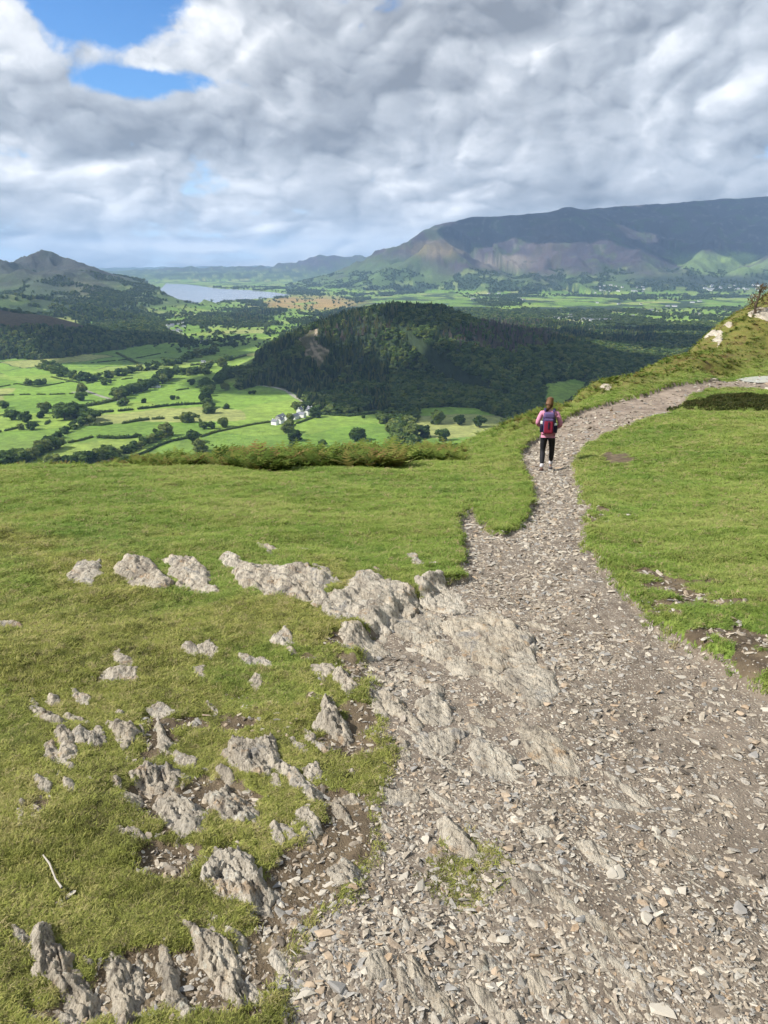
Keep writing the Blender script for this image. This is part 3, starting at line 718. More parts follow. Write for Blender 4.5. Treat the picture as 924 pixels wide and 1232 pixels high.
SINGLES = [(53,497,15,'large round dark tree standing alone by the second hedge from the left edge'),(49,503,9,'smaller dark tree just below the large round tree in the left field'),
 (15,505,14,'bushy tree left of the round tree, near the left edge of the fields'),(31,508,14,'broad pale-green tree between the large round tree and the small hedge bushes'),
 (5,491,10,'dark tree cut by the left edge of the picture above the bushy field trees'),(39,517,11,'round tree with a dark shadow side standing at the end of the short hedge'),(26,517,8,'low spreading bush beside the round tree at the hedge end'),
 (125,463,9,'dark round tree under the long wooded belt'),(132,461,5,'small bush right beside the round tree under the long belt'),(173,485,6,'small low bush alone on the pale field above the dotted hedge'),
 (208,481,6,'small tree alone near the top of the dotted hedge field'),(214,480,4,'tiny bush right of the lone tree on the dotted hedge field'),(226,508,14,'tall pale tree at the right end of the middle hedge'),(201,524,16,'tall round tree ending the wooded lane below the middle hedge'),
 (230,463,8,'pale tree near the river bend above the dotted hedge'),(99,473,12,'dark tree at the upper end of the wooded stream line'),(99,482,12,'dark tree second down the wooded stream line'),(78,505,21,'tall dark pair of crowns where the stream wood widens, left crown'),(90,503,21,'tall dark crown right of the first where the stream wood widens'),
 (245,516,10,'leftmost of three trees along the lane hedge to the farm'),(255,516,10,'middle of three trees along the lane hedge to the farm'),(268,514,13,'rightmost and broadest of three trees along the lane hedge to the farm'),
 (272,492,7,'faint pale tree in the field above the lane hedge'),(306,474,5,'small dark bush in the middle of the big field left of the wooded hill'),(301,474,4,'tiny bush beside the small dark bush in the big field left of the wooded hill'),
 (233,532,16,'dark round tree at the foot of the lane hedge, left of two'),(242,543,17,'dark round tree at the foot of the lane hedge, right and lower of two'),
 (359,494,12,'tall dark tree behind the white farmhouses, left one'),(368,493,12,'tall dark tree behind the white farmhouses, right one'),(380,502,14,'dark tree at the right end of the white farm buildings'),(349,507,10,'narrow dark tree standing between the two rows of white farm buildings'),
 (347,521,17,'big dark tree in front of the white farm buildings'),(355,530,15,'dark tree just below the big tree in front of the farm'),(352,540,10,'lowest dark tree under the farm, half behind the bracken'),
 (430,530,17,'broad dark tree alone in the field right of the farm'),(388,537,9,'low dark bush in the field below the farm'),(437,503,5,'small bush high in the field under the wooded hill'),
 (526,510,17,'leafy tree left of the round one in the green clearing'),(553,511,13,'neat round dark tree in the middle of the green clearing'),(577,514,15,'leafy tree on the right of the green clearing'),(511,526,15,'spreading dark tree at the lower edge of the green clearing'),(531,530,16,'tall dark tree at the lower right edge of the green clearing'),(493,528,20,'dark tree at the wood corner left of the green clearing'),
 (275,455,16,'large tree left of the wooded hill beside the river, upper'),(268,441,12,'round tree at the river near the hill corner, topmost'),(288,452,14,'dark tree against the left foot of the wooded hill'),(271,470,10,'tree below the river bend at the left foot of the wooded hill'),(288,468,9,'lower tree beside the lane at the left foot of the wooded hill'),(187,521,6,'low round bush halfway along the middle field')]
BELTS = [([(86,456),(109,459),(145,452),(182,444),(216,438),(240,429),(262,424)],30,11,.42,'tree in the long dark belt across the upper fields'),
 ([(47,443),(60,447),(80,455)],9,10,.5,'tree in the oblong copse below the brown hill'),([(50,440),(66,444),(80,450)],7,10,.5,'tree in the oblong copse below the brown hill'),
 ([(29,463),(56,463)],7,8,.4,'tree of the short row left of the copse'),([(208,450),(229,450),(250,450)],10,10,.4,'tree of the small wood by the river bend'),
 ([(140,482),(153,476),(171,470),(192,462),(205,456)],18,14,.5,'tree of the thick riverside belt in the middle fields'),([(144,489),(150,486)],3,9,.5,'tree of the thick riverside belt in the middle fields'),
 ([(70,497),(78,502),(90,499),(104,505),(114,507)],9,15,.4,'tree of the stream wood in the left fields'),([(55,536),(66,530),(78,522),(96,512),(112,508)],14,11,.4,'tree of the stream wood in the left fields'),
 ([(0,560),(12,556),(28,557),(40,551),(50,545),(62,541),(78,538)],14,17,.45,'tree of the dark wood in the lower left corner of the fields'),
 ([(60,564),(80,562),(96,560),(108,556),(120,553),(130,550)],10,17,.4,'tree of the ragged row just above the grassy crest'),
 ([(135,552),(150,546),(165,540),(182,532),(197,526)],14,12,.35,'tree of the wooded lane slanting up from the crest'),
 ([(245,466),(252,470),(246,480),(250,490),(252,500)],10,13,.6,'tree of the clump winding down from the river'),([(262,462),(268,456)],3,13,.4,'tree of the clump winding down from the river'),
 ([(225,452),(240,446),(258,440),(280,432)],9,9,.4,'tree of the riverside line near the wooded hill'),
 ([(300,480),(330,482)],0,0,.5,''),([(455,498),(470,520),(480,530)],5,15,.3,'tree of the wood corner right of the farm field'),
 ([(212,424),(236,418),(262,412),(290,408)],10,7,.4,'tree of the upper line behind the last bright field')]
for a in SINGLES: tree(a[0], a[1], a[2], a[3], 'single trees of the valley fields', wide=1.3)
for pl, n, h, jit, lab in BELTS:
    for i in range(n):
        t = (i+random.uniform(.1, .9))/n*(len(pl)-1); k = min(int(t), len(pl)-2); f = t-k
        px = pl[k][0]*(1-f)+pl[k+1][0]*f+random.uniform(-2, 2); py = pl[k][1]*(1-f)+pl[k+1][1]*f+random.uniform(-2.2, 2.2)*jit
        tree(px, py, h*random.uniform(.72, 1.1), lab, 'trees of the belts: '+lab[8:40], wide=1.35, parts=(h > 12))
# ------------------------------------------------------------------ hedges, each a thing
def hedge(poly, hpx, label, gaps=0., name='hedge'):
    pts = hitp(poly); V = []; Fq = []; nv = 0
    L = np.r_[0, np.cumsum(np.linalg.norm(np.diff(pts[:, :2], axis=0), axis=1))]
    h = hpx/F*zdist(pts[len(pts)//2]); s = 0; o0 = pts[0]
    while s < L[-1]:
        if gaps and fbm(np.array([s/23.]), np.array([len(label)*1.]), 2, 5)[0] > .25-gaps: s += h*.6; continue
        x = np.interp(s, L, pts[:, 0]); y = np.interp(s, L, pts[:, 1]); z = float(H(np.array([x]), np.array([y]))[0]); R = h*random.uniform(.45, .75)
        c = np.array([x, y, z+R*.5])-o0
        sv, sf = ICO1; V.append(sv*(.75+.35*rg.random((len(sv), 1)))*np.array([R*1.1, R*1.1, R])+c); Fq.append(np.c_[sf, sf[:, 2]]+nv); nv += len(sv)
        n = rg.normal(size=(14, 3)); n /= np.linalg.norm(n, axis=1)[:, None]; p = c+n*R*1.05; q = p[:, None]+rg.normal(size=(14, 4, 3))*R*.28
        V.append(q.reshape(-1, 3)); Fq.append(np.arange(56).reshape(-1, 4)+nv); nv += 56
        s += R*random.uniform(.7, 1.1)
    me = fix_tris(name, np.concatenate(V), np.concatenate(Fq)); o = link_mesh(name, me, M_LEAF2, loc=tuple(o0)); tag(o, label, 'hedge', 'field hedges of the valley')
for pl, h, lab, g in [([(0,476),(30,475),(60,475),(88,474)],1.6,'thin low hedge under the short tree row at the left edge',.1),
 ([(117,497),(145,495),(182,491),(208,488),(245,486)],3.2,'dotted hedge of separate bushes across the middle fields',.02),
 ([(109,512),(122,512),(135,510)],4,'short dark hedge right of the stream wood',0),([(148,510),(165,507),(179,505),(200,504),(221,504),(240,501)],3.4,'broken hedge ending at the tall pale tree',.02),
 ([(83,533),(98,530),(112,526)],3,'short straight hedge right of the lower left wood',0),([(119,527),(140,528),(158,527),(170,525)],4,'thick dark hedge above the wooded lane',0),
 ([(140,556),(160,550),(177,544),(190,537),(203,532),(229,527),(242,524)],3,'lane hedge running down towards the crest',0),([(242,526),(260,520),(280,516),(305,511),(326,508)],2.6,'long lane hedge leading to the white farm',0),
 ([(104,489),(122,486),(140,482)],4,'hedge joining the stream wood to the riverside belt',0),([(0,520),(14,517),(26,514)],3,'hedge of low bushes at the left edge below the round trees',.1),
 ([(40,513),(55,511),(60,507)],2.6,'short hedge between the round tree and the stream wood',.05),([(0,466),(20,462),(45,466),(85,459)],1.3,'faint wall-like hedge below the brown hill',.05),([(38,512),(20,498),(0,500)],1.5,'thin hedge behind the bushy trees at the left',.1),
 ([(62,454),(100,462),(130,459),(160,455)],1.6,'thin hedge below the copse and the long belt',.1),([(140,425),(150,430),(166,438)],2,'dark hedge cutting the highest left field',0),([(228,497),(236,500),(242,508)],2,'short hedge beside the tall pale tree',.1),
 ([(330,507),(350,505),(362,502)],2,'garden hedge along the front of the white farm',.0),([(357,510),(368,506),(376,503)],2.2,'hedge below the right end of the farm',.0),([(388,499),(420,501),(455,497)],3,'dark hedge along the foot of the wooded hill',0),
 ([(212,470),(240,466)],1.5,'thin hedge right of the riverside belt',.1),([(110,437),(160,432),(200,424)],1.2,'thin hedge between the two highest left fields',.1),([(230,440),(262,436),(296,428)],2,'hedge of the flat fields near the hill corner',.0),([(236,412),(262,410),(300,404)],2,'hedge beyond the last bright field by the river',.0)]:
    hedge(pl, h, lab, g)
# ------------------------------------------------------------------ buildings
M_WHITE = simple('white_render', (.78, .77, .74), .9, .06, 2.); M_SLATE = simple('slate_roof', (.17, .175, .20), .8, .2, 3.); M_PANE = simple('window_glass', (.05, .06, .07), .2, .1, 3., .5)
M_GREYW = simple('stone_wall', (.36, .34, .31), .95, .2, 2.)
def box(V, Fc, x0, x1, y0, y1, z0, z1):
    n = len(V); V += [(x0,y0,z0),(x1,y0,z0),(x1,y1,z0),(x0,y1,z0),(x0,y0,z1),(x1,y0,z1),(x1,y1,z1),(x0,y1,z1)]
    Fc += [(n+a, n+b, n+c, n+d) for a, b, c, d in ((0,3,2,1),(4,5,6,7),(0,1,5,4),(1,2,6,5),(2,3,7,6),(3,0,4,7))]
def mesh_of(name, V, Fc, mat):
    me = bpy.data.meshes.new(name); me.from_pydata(V, [], Fc); me.update(); me.materials.append(mat); return me
def house(L, W, hw, hr, wallm, wins=True, chim=2):
    """meshes of one gabled house, ridge along x: [(part, mesh, parent index)]"""
    out = []
    V = [(-L/2,-W/2,-2),(L/2,-W/2,-2),(L/2,W/2,-2),(-L/2,W/2,-2),(-L/2,-W/2,hw),(L/2,-W/2,hw),(L/2,W/2,hw),(-L/2,W/2,hw),(-L/2,0,hw+hr-.15),(L/2,0,hw+hr-.15)]
    Fc = [(0,1,5,4),(2,3,7,6),(1,2,6,9,5),(3,0,4,8,7)]
    out.append(('wall', mesh_of('wall', V, Fc, wallm)))
    e, t = .4, .22; s = hr/(W/2)
    V = []
    for x in (-L/2-e, L/2+e):
        V += [(x,-W/2-e,hw-e*s),(x,0,hw+hr),(x,W/2+e,hw-e*s),(x,-W/2-e,hw-e*s+t),(x,0,hw+hr+t),(x,W/2+e,hw-e*s+t)]
    Fc = [(0,1,7,6),(1,2,8,7),(3,9,10,4),(4,10,11,5),(0,6,9,3),(2,5,11,8),(0,3,4,1),(1,4,5,2),(6,7,10,9),(7,8,11,10)]
    out.append(('roof', mesh_of('roof', V, Fc, M_SLATE)))
    for i in range(chim):
        V = []; Fc = []; cx = (-L/2+.8) if i == 0 else (L/2-.8); box(V, Fc, cx-.45, cx+.45, -.4, .4, hw+hr-.8, hw+hr+1.2); out.append(('chimney', mesh_of('chimney', V, Fc, wallm)))
    if wins:
        n = max(2, int(L/3.2))
        for i in range(n):
            for zz in ((1., 2.2), (3.5, 4.6)) if hw > 4.5 else ((1., 2.2),):
                V = []; Fc = []; cx = -L/2+(i+.5)*L/n; box(V, Fc, cx-.5, cx+.5, -W/2-.05, -W/2+.05, *zz); out.append(('window', mesh_of('window', V, Fc, M_PANE)))
        V = []; Fc = []; box(V, Fc, L*.1, L*.1+1., -W/2-.06, -W/2+.04, -.3, 2.05); out.append(('door', mesh_of('door', V, Fc, M_GREYW)))
    return out
def place_house(px, py, parts, rz, label, group, name='farmhouse', scale=1.):
    p = hit([px], [py])[0]; o = bpy.data.objects.new(name, None); COL.objects.link(o); o.location = tuple(p); o.rotation_euler.z = rz; o.scale = (scale,)*3
    roof = None
    for nm, me in parts:
        c = bpy.data.objects.new(nm, me); COL.objects.link(c); c.parent = o
        if nm == 'roof': roof = c
        if nm == 'chimney': c.parent = roof
    return tag(o, label, 'house', group)
rowa = math.atan2(130, 60)
A_ = hit([330, 370], [509, 494]); rowa = math.atan2(A_[1, 1]-A_[0, 1], A_[1, 0]-A_[0, 0])
for px, py, L, W, hw, hr, dr, lab in [(331,511,10,7,5.4,3,1.4,'white gabled house at the left end of the farm group'),(338,509,12,7,5.4,3,0,'white house second from the left in the farm group'),(345,506,10,7,5.2,3,.1,'white house left of the narrow dark tree in the farm group'),
        (337,503,22,7,3.4,2.6,.05,'long low grey-roofed barn behind the left farmhouses'),(355,504,15,8,5.4,3,.0,'long pale house right of the narrow dark tree'),(363,502,12,8,5.4,3,1.5,'white cross-gabled house in the right half of the farm group'),
        (361,496,14,7,5.,3.2,.1,'house with a bluish slate roof behind the right farmhouses'),(370,499,13,8,5.8,3,.1,'tall white house near the right end of the farm group'),(373,495,8,7,5.2,3,1.5,'small white gable at the far right end of the farm group')]:
    place_house(px, py, house(L, W, hw, hr, M_WHITE if 'barn' not in lab else M_GREYW), rowa+dr, lab, 'white farm buildings below the wooded hill')
HK = [house(13, 8, 5.4, 3, M_WHITE, False, 1), house(24, 9, 5.6, 3, M_WHITE, False, 0), house(46, 16, 6.5, 2.4, M_WHITE, False, 0), house(15, 8, 5.4, 3.4, M_GREYW, False, 1)]
def far_houses(region, n, label, group, kinds=(0, 1, 3), sc=1.):
    x0, x1, y0, y1 = region
    for i in range(n):
        px = random.uniform(x0, x1); py = random.uniform(y0, y1)
        place_house(px, py, HK[random.choice(kinds)], random.uniform(-.5, .5), label, group, 'far_house', sc*random.uniform(.85, 1.2))
far_houses((196,222,388,402), 16, 'white house of the roadside village beyond the left fields', 'houses of the roadside village')
far_houses((655,702,380,389), 22, 'white house on the left side of the town beyond the wooded hill', 'houses of the town, left part')
far_houses((702,745,380,387), 12, 'long white building on the right side of the town beyond the wooded hill', 'houses of the town, right part', (2, 1))
far_houses((716,775,343,351), 16, 'tiny pale house of the village at the foot of the big mountain', 'houses at the mountain foot', (0, 1), 1.3)
far_houses((845,915,344,350), 22, 'tiny white house of the village in the right distance under the dark mountain', 'houses of the village in the right distance', (0, 1, 1), 1.4)
far_houses((560,720,352,366), 12, 'tiny white farm scattered in the sunlit far plain', 'scattered farms of the far plain', (0, 1), 1.2)
far_houses((740,880,360,384), 12, 'small white farm among the shaded trees of the right plain', 'scattered farms of the right plain', (0, 1), 1.1)
for px, py, k, s, lab in [(246,413,1,1.,'white farm standing in the flat fields by the river, left building'),(250,412,0,1.,'white farm standing in the flat fields by the river, right building'),(803,406,1,1.3,'lone pale house among the trees right of the town'),(757,400,0,1.2,'upper white house of the pair under the town'),(761,402,3,1.2,'lower grey house of the pair under the town'),(709,398,1,1.1,'white house alone in the wood below the town'),
        (797,388,2,.8,'long white building in the trees right of the town'),(245,437,0,.8,'small white house beside the river bend'),(186,466,2,.5,'pale shed beside the riverside belt'),(298,388,0,1.,'white house by the reedy meadow near the lake')]:
    place_house(px, py, HK[k], random.uniform(-.4, .4), lab, 'single houses of the valley', 'far_house', s)
# ------------------------------------------------------------------ rocks breaking through the turf
STR = (.52, -.854)            # direction in which the slaty beds run over the ground
def mat_rock():
    t = NT('slate_rock'); p = t.pos(); r = t.rnd()
    # stretched along the beds
    mp = t.n('ShaderNodeMapping'); t.put(mp.inputs['Vector'], p); mp.inputs['Rotation'].default_value = (0, 0, math.atan2(STR[0], -STR[1])*-1); mp.inputs['Scale'].default_value = (1, .16, .6)
    q = mp.outputs[0]
    a = t.noise(q, 9, 8, .68, .5); b = t.noise(p, 7, 6, .7, .3); c = t.noise(q, 38, 7, .72, .3); e = t.noise(p, 60, 4, .7)
    col = t.ramp(a, [(.24, (.135, .117, .096)), (.38, (.29, .258, .212)), (.50, (.44, .395, .322)), (.64, (.54, .49, .405)), (.8, (.345, .34, .33))])
    col = t.mix(t.rng(b, .54, .68, 0, .7), col, (.36, .235, .125))
    col = t.mix(t.rng(t.noise(p, 4.3, 6, .7), .56, .66, 0, .7), col, (.20, .205, .215))
    col = t.mix(t.rng(c, .48, .35, 0, .8), col, (.075, .062, .052)); f2 = t.noise(q, 95, 5, .7, .2); col = t.mix(t.rng(f2, .46, .35, 0, .55), col, (.10, .085, .07))
    col = t.mix(t.rng(e, .58, .72, 0, .45), col, (.50, .47, .41))
    col = t.mix(t.rng(t.noise(p, 22, 6, .75), .44, .34, 0, .65), col, (.10, .085, .07)); lichen = t.rng(t.noise(p, 16, 5, .75), .60, .66, 0, .7); col = t.mix(lichen, col, (.50, .50, .44))
    col = t.mix(t.math('MULTIPLY', r, .35), col, t.mix(1, col, (.86, .78, .66), 'MULTIPLY'))
    h = t.math('ADD', t.math('MULTIPLY', c, 1.6), t.math('ADD', t.math('MULTIPLY', e, .4), t.math('MULTIPLY', f2, .5)))
    h = t.math('ADD', h, t.math('MULTIPLY', a, .7))
    return t.fin(col, t.bump(h, .9, .022), .88)
M_ROCK = mat_rock()
ROCK_POLYS = []
def in_rocks(x, y, grow=0.):
    m = np.zeros(x.shape, bool)
    for pts, c, R in ROCK_POLYS:
        k = np.hypot(x-c[0], y-c[1]) < R*1.3+grow
        if k.any(): m[k] |= inside(x[k], y[k], c+(pts-c)*.93)
    return m
def rock(poly, hh, label, group='slate outcrops in the turf', name='rock', flat=.0, cat='rock', world=False):
    pts = np.array(poly) if world else hitc(poly); c = pts.mean(0); pts = c+(pts-c)*1.08; hh = hh*.44; R = math.hypot(*(pts.max(0)-pts.min(0)))/2; ROCK_POLYS.append((pts, c, R))
    r = np.hypot(*c); res = max(r/620., R/75.); m = res*5
    xs = np.arange(pts[:, 0].min()-m, pts[:, 0].max()+m, res); ys = np.arange(pts[:, 1].min()-m, pts[:, 1].max()+m, res)
    X, Y = np.meshgrid(xs, ys); sh = X.shape; x = X.ravel(); y = Y.ravel()
    s = len(label)*7+int(abs(c[0])*50)
    jx = x+fbm(x*9/max(R, .15)*.25, y*9/max(R, .15)*.25, 4, s)*R*.16; jy = y+fbm(x*9/max(R, .15)*.25+5, y*9/max(R, .15)*.25, 4, s+1)*R*.16
    d = sdf(jx, jy, pts)
    u = x*STR[0]+y*STR[1]; v = x*STR[1]-y*STR[0]
    g = hill_fields(x, y)['z']
    e = max(.35*hh, .02)
    prof = np.sign(d)*(1-np.exp(-np.abs(d)/e))
    k = 1/max(R, .12)
    beds = ridged(v*3.2*k+fbm(u*k, v*k, 3, s+2)*.9, u*.55*k, 5, s+3)        # sharp crests along the beds
    step = v*5*k+fbm(u*1.2*k, v*k, 3, s+4)*1.3; saw = (step-np.floor(step))
    th = random.uniform(-.6, .6)+math.pi/2; tilt = ((x-c[0])*math.cos(th)+(y-c[1])*math.sin(th))/R
    crack = sst(.80, .95, ridged(v*4*k+fbm(u*2*k, v*2*k, 3, s+9)*.7, u*.7*k, 1, s+8))*.35+sst(.86, .97, ridged(u*2.2*k+7, v*1.1*k, 1, s+10))*.25
    wu = u+fbm(x*2*k, y*2*k, 3, s+11)*.16*R; wv = v+fbm(x*2*k+4, y*2*k, 3, s+12)*.16*R
    fa = facets(wv*1.9*k, wu*.9*k, s+13)*.62+facets(wv*4.6*k, wu*2.*k, s+20)*.30+facets(wv*10*k, wu*4.5*k, s+30)*.13
    body = hh*(.68+.36*tilt+.10*(beds-.35)+.12*fbm(x*2.*k, y*2.*k, 4, s+5)+1.0*fa-.7*crack)
    fine = -hh*.26*ridged(v*13*k, u*2.5*k, 4, s+6)+fbm(x*60, y*60, 3, s+7)*.004
    h = np.where(d > 0, prof*np.maximum(body+fine, hh*.08), prof*.09-.01)
    z = g+h; idx = np.arange(len(x)).reshape(sh); q = np.stack([idx[:-1, :-1], idx[:-1, 1:], idx[1:, 1:], idx[1:, :-1]], -1).reshape(-1, 4)
    q = q[(d[q] > -res*3.5).any(1)]
    used = np.unique(q); mp = np.zeros(len(x), np.int64); mp[used] = np.arange(len(used))
    o0 = np.array([c[0], c[1], float(g.mean())]); me = np_mesh(name, np.c_[x, y, z][used]-o0, mp[q], True)
    o = link_mesh(name, me, M_ROCK, loc=tuple(o0)); return tag(o, label, cat, group)
ROCKS = [
 ([(77,692),(95,679),(120,677),(122,690),(112,702),(90,700)],.10,'small grey ribbed rock at the left end of the upper outcrop row'),
 ([(139,682),(155,673),(185,675),(200,690),(205,705),(190,709),(165,705)],.15,'broad grey slab second from the left in the upper outcrop row'),
 ([(200,675),(210,672),(230,675),(250,690),(257,707),(265,715),(245,715),(220,705),(207,690)],.16,'ribbed grey rock third from the left in the upper outcrop row'),
 ([(262,672),(275,667),(290,675),(290,683),(270,682)],.08,'small pale rock on the top edge of the upper outcrop row'),
 ([(280,690),(300,682),(325,687),(370,690),(395,702),(392,720),(380,735),(350,727),(320,727),(300,715),(285,705)],.2,'widest grey slab of the upper outcrop row'),
 ([(385,737),(400,717),(425,705),(440,692),(460,698),(470,715),(480,740),(462,755),(430,750),(400,748)],.17,'grey-buff slab joining the upper outcrop row to the path'),
 ([(498,703),(529,695),(571,724),(545,734),(508,719)],.11,'smooth pale slab at the top of the path outcrop'),
 ([(440,706),(471,702),(498,716),(530,738),(522,757),(500,757),(482,752),(470,722)],.12,'cream slab between the upper outcrop and the path outcrop'),
 ([(535,744),(560,737),(612,738),(640,762),(625,790),(602,800),(582,790),(560,775),(540,762)],.14,'large buff slab in the middle of the path outcrop'),
 ([(573,724),(600,726),(628,745),(640,757),(612,740),(585,738)],.10,'grey ledge along the path side of the buff slab'),
 ([(620,775),(640,763),(660,790),(674,812),(668,832),(650,840),(634,845),(617,825),(604,806),(612,795)],.12,'pale ridged slab at the lower right tip of the path outcrop'),
 ([(575,802),(588,790),(604,808),(600,817),(585,814)],.10,'small upright buff rock at the foot of the middle slab'),
 ([(498,760),(530,758),(556,778),(575,800),(560,806),(525,785)],.06,'low pale rib left of the middle slab'),
 ([(443,828),(471,828),(503,860),(508,876),(477,855),(450,847)],.12,'tilted grey-buff slab at the left edge of the gravel'),
 ([(498,836),(529,823),(545,855),(534,865),(510,860)],.09,'orange-stained rock in the gravel below the outcrop'),
 ([(500,880),(524,873),(565,872),(545,899),(524,909),(508,904)],.08,'buff rock left of the blue-grey slab'),
 ([(566,891),(581,882),(608,902),(623,907),(618,933),(592,931),(571,918)],.08,'blue-grey flat slab set in the gravel'),
 ([(623,870),(650,870),(691,902),(686,910),(665,905),(665,918),(644,912),(634,897)],.07,'streaked slab with a blue face right of the blue-grey slab'),
 ([(477,881),(492,891),(495,910),(484,912)],.10,'narrow upright stone at the turf edge'),
 ([(237,777),(252,772),(265,782),(257,790),(240,790)],.07,'small grey cube-like stone alone in the upper turf'),
 ([(325,770),(345,760),(355,775),(345,780),(330,777)],.08,'paired white and grey stones in a brown hollow'),
 ([(372,800),(400,800),(405,807),(390,815),(377,810)],.07,'buff stone above the pointed rock'),
 ([(400,810),(420,809),(430,832),(417,840),(402,825)],.13,'upright grey rock at the upper turf edge'),
 ([(378,868),(385,845),(395,837),(415,860),(425,884),(410,882),(392,874)],.17,'pointed tan rock standing above the scatter of pebbles'),
 ([(440,832),(455,826),(463,842),(466,860),(450,852)],.10,'pale rock beside the tilted slab at the turf edge'),
 ([(172,848),(190,838),(217,850),(200,856),(180,854)],.05,'low pale pair of stones in the middle turf'),
 ([(35,852),(45,846),(65,855),(82,865),(70,868),(45,865)],.12,'brown block by the left edge with a small stone beside it'),
 ([(65,885),(75,877),(90,885),(92,913),(72,915)],.15,'squat grey upright rock near the left edge'),
 ([(125,869),(150,867),(167,877),(150,900),(140,887)],.09,'dark wedge of rock at the rim of a brown hollow'),
 ([(185,867),(192,862),(207,887),(203,898),(188,890)],.13,'pointed pale stone right of the brown hollow'),
 ([(265,897),(282,882),(300,886),(330,884),(335,912),(318,928),(290,920),(272,908)],.15,'split cluster of upright slate fins above the turf tongue'),
 ([(115,808),(145,802),(165,802),(155,818),(135,812)],.06,'thin pale ledge in the upper left turf'),
 ([(-10,742),(25,746),(28,755),(-5,753)],.06,'grey stone cut by the left edge of the picture'),
 ([(157,925),(175,913),(210,915),(215,935),(190,943),(165,937)],.12,'tan slab above the big oval rock'),
 ([(187,960),(200,945),(220,950),(247,980),(245,1000),(220,1007),(200,997),(190,975)],.15,'big oval tan rock left of the broken cluster'),
 ([(243,946),(275,936),(295,955),(312,975),(295,985),(270,982),(255,965)],.11,'broken pale cluster right of the big oval rock'),
 ([(327,915),(340,911),(370,930),(395,955),(370,960),(350,940)],.10,'long buff slab lying aslant beside the pebbles'),
 ([(362,920),(382,912),(388,930),(372,933)],.07,'small buff block touching the long aslant slab'),
 ([(355,972),(370,965),(390,995),(380,1005),(365,992)],.08,'narrow tan rock below the long aslant slab'),
 ([(392,959),(410,960),(431,990),(420,990)],.07,'slim grey slab at the tip of the turf tongue'),
 ([(245,1035),(260,1018),(290,1020),(310,1045),(332,1075),(325,1090),(295,1088),(265,1075),(245,1055)],.14,'largest tan boulder of the lower left turf'),
 ([(392,1042),(410,1022),(435,1042),(430,1060),(405,1060)],.07,'square grey stone split by a groove'),
 ([(225,1110),(240,1109),(270,1130),(290,1160),(295,1200),(285,1210),(260,1180),(237,1145)],.14,'long dark-edged rock running down to the bottom edge'),
 ([(42,1122),(60,1120),(100,1165),(117,1195),(115,1220),(90,1210),(65,1180),(35,1170),(37,1145)],.17,'big rust-stained rock in the bottom left corner'),
 ([(130,1145),(145,1140),(170,1160),(170,1195),(160,1240),(140,1240),(130,1195)],.15,'upright grey and rust rock second from the left at the bottom edge'),
 ([(185,1150),(195,1146),(215,1170),(225,1210),(232,1240),(212,1225),(195,1185)],.12,'thin brown rock third from the left at the bottom edge'),
 ([(65,1205),(85,1198),(98,1225),(98,1250),(70,1250)],.10,'grey block cut by the bottom edge below the rust-stained rock'),
 ([(345,1100),(355,1095),(367,1105),(360,1115),(345,1112)],.05,'cream stone on the brown soil'),
 ([(432,1145),(462,1138),(462,1172),(445,1175)],.06,'flat tan stone left of the bedded slabs'),
 ([(42,946),(65,948),(62,960),(47,956)],.08,'small blue-grey stone in the left turf'),
 ([(22,970),(30,967),(30,995),(21,997)],.07,'thin upright grey stone at the left edge'),
 ([(524,984),(542,981),(579,1023),(566,1031),(547,1023),(534,1005)],.07,'cream flat rock lying on the small grass patch in the gravel'),
 ([(511,1010),(519,1004),(537,1018),(526,1028),(513,1023)],.05,'small cream stone beside the flat rock on the grass patch'),
 ([(450,976),(461,979),(479,997),(471,1001)],.05,'slim buff stone on the gravel edge'),
 ([(456,945),(508,947),(503,960),(471,965)],.04,'low streaked ledge at the gravel edge'),
 ([(636,994),(660,989),(668,1002),(644,1005)],.04,'flat pale stone in the middle of the gravel'),
 ([(694,1007),(712,1002),(744,1031),(733,1039),(707,1026)],.05,'tan rib of bedrock in the middle of the gravel'),
 ([(597,1036),(613,1041),(652,1078),(644,1083),(618,1062)],.04,'upper long thin rib of slate in the gravel'),
 ([(657,1065),(670,1070),(733,1110),(760,1136),(749,1136),(712,1110),(670,1083)],.045,'longest thin rib of slate slanting through the gravel'),
 ([(487,1146),(500,1149),(540,1193),(553,1214),(542,1220),(519,1199),(492,1167)],.07,'long buff slab at the bottom, right one of the pair'),
 ([(476,1162),(485,1159),(511,1199),(498,1204),(479,1183)],.06,'shorter buff slab at the bottom, left one of the pair'),
 ([(608,1204),(623,1199),(636,1220),(631,1240),(613,1240)],.05,'tan stone cut by the bottom edge in the gravel'),
 ([(566,1146),(584,1136),(589,1157),(573,1164)],.05,'reddish stone in the lower gravel'),
 ([(629,1159),(650,1154),(660,1178),(642,1186)],.05,'grey fin of slate in the lower gravel'),
 ([(801,1002),(843,1018),(838,1023),(807,1013)],.03,'low rib of bedrock in the right of the gravel'),
 ([(760,1160),(775,1165),(800,1205),(795,1212),(770,1180)],.04,'thin curved fin of slate at the lower right'),
 ([(697,1183),(707,1185),(740,1234),(728,1238)],.04,'thin slate fin cut by the bottom edge'),
 ([(725,947),(754,952),(780,963),(770,965),(733,960)],.03,'bluish ledge flush with the gravel'),
 ([(487,668),(500,666),(513,679),(500,682)],.05,'pale stone showing through the turf by the path'),
 ([(791,848),(814,845),(807,855)],.03,'flat white stone on the right half of the path'),
 ([(854,829),(874,831),(868,837)],.03,'small flat white stone near the right bank'),
 ([(652,905),(690,905),(700,925),(668,925)],.03,'streaky ledge under the blue-faced slab'),
 ([(410,756),(450,758),(470,775),(440,785),(415,775)],.06,'low weathered ledge under the grey-buff slab'),
 ([(560,1165),(590,1180),(612,1215),(596,1212),(570,1190)],.04,'thin slab fins between the pair of slabs and the tan stone')]
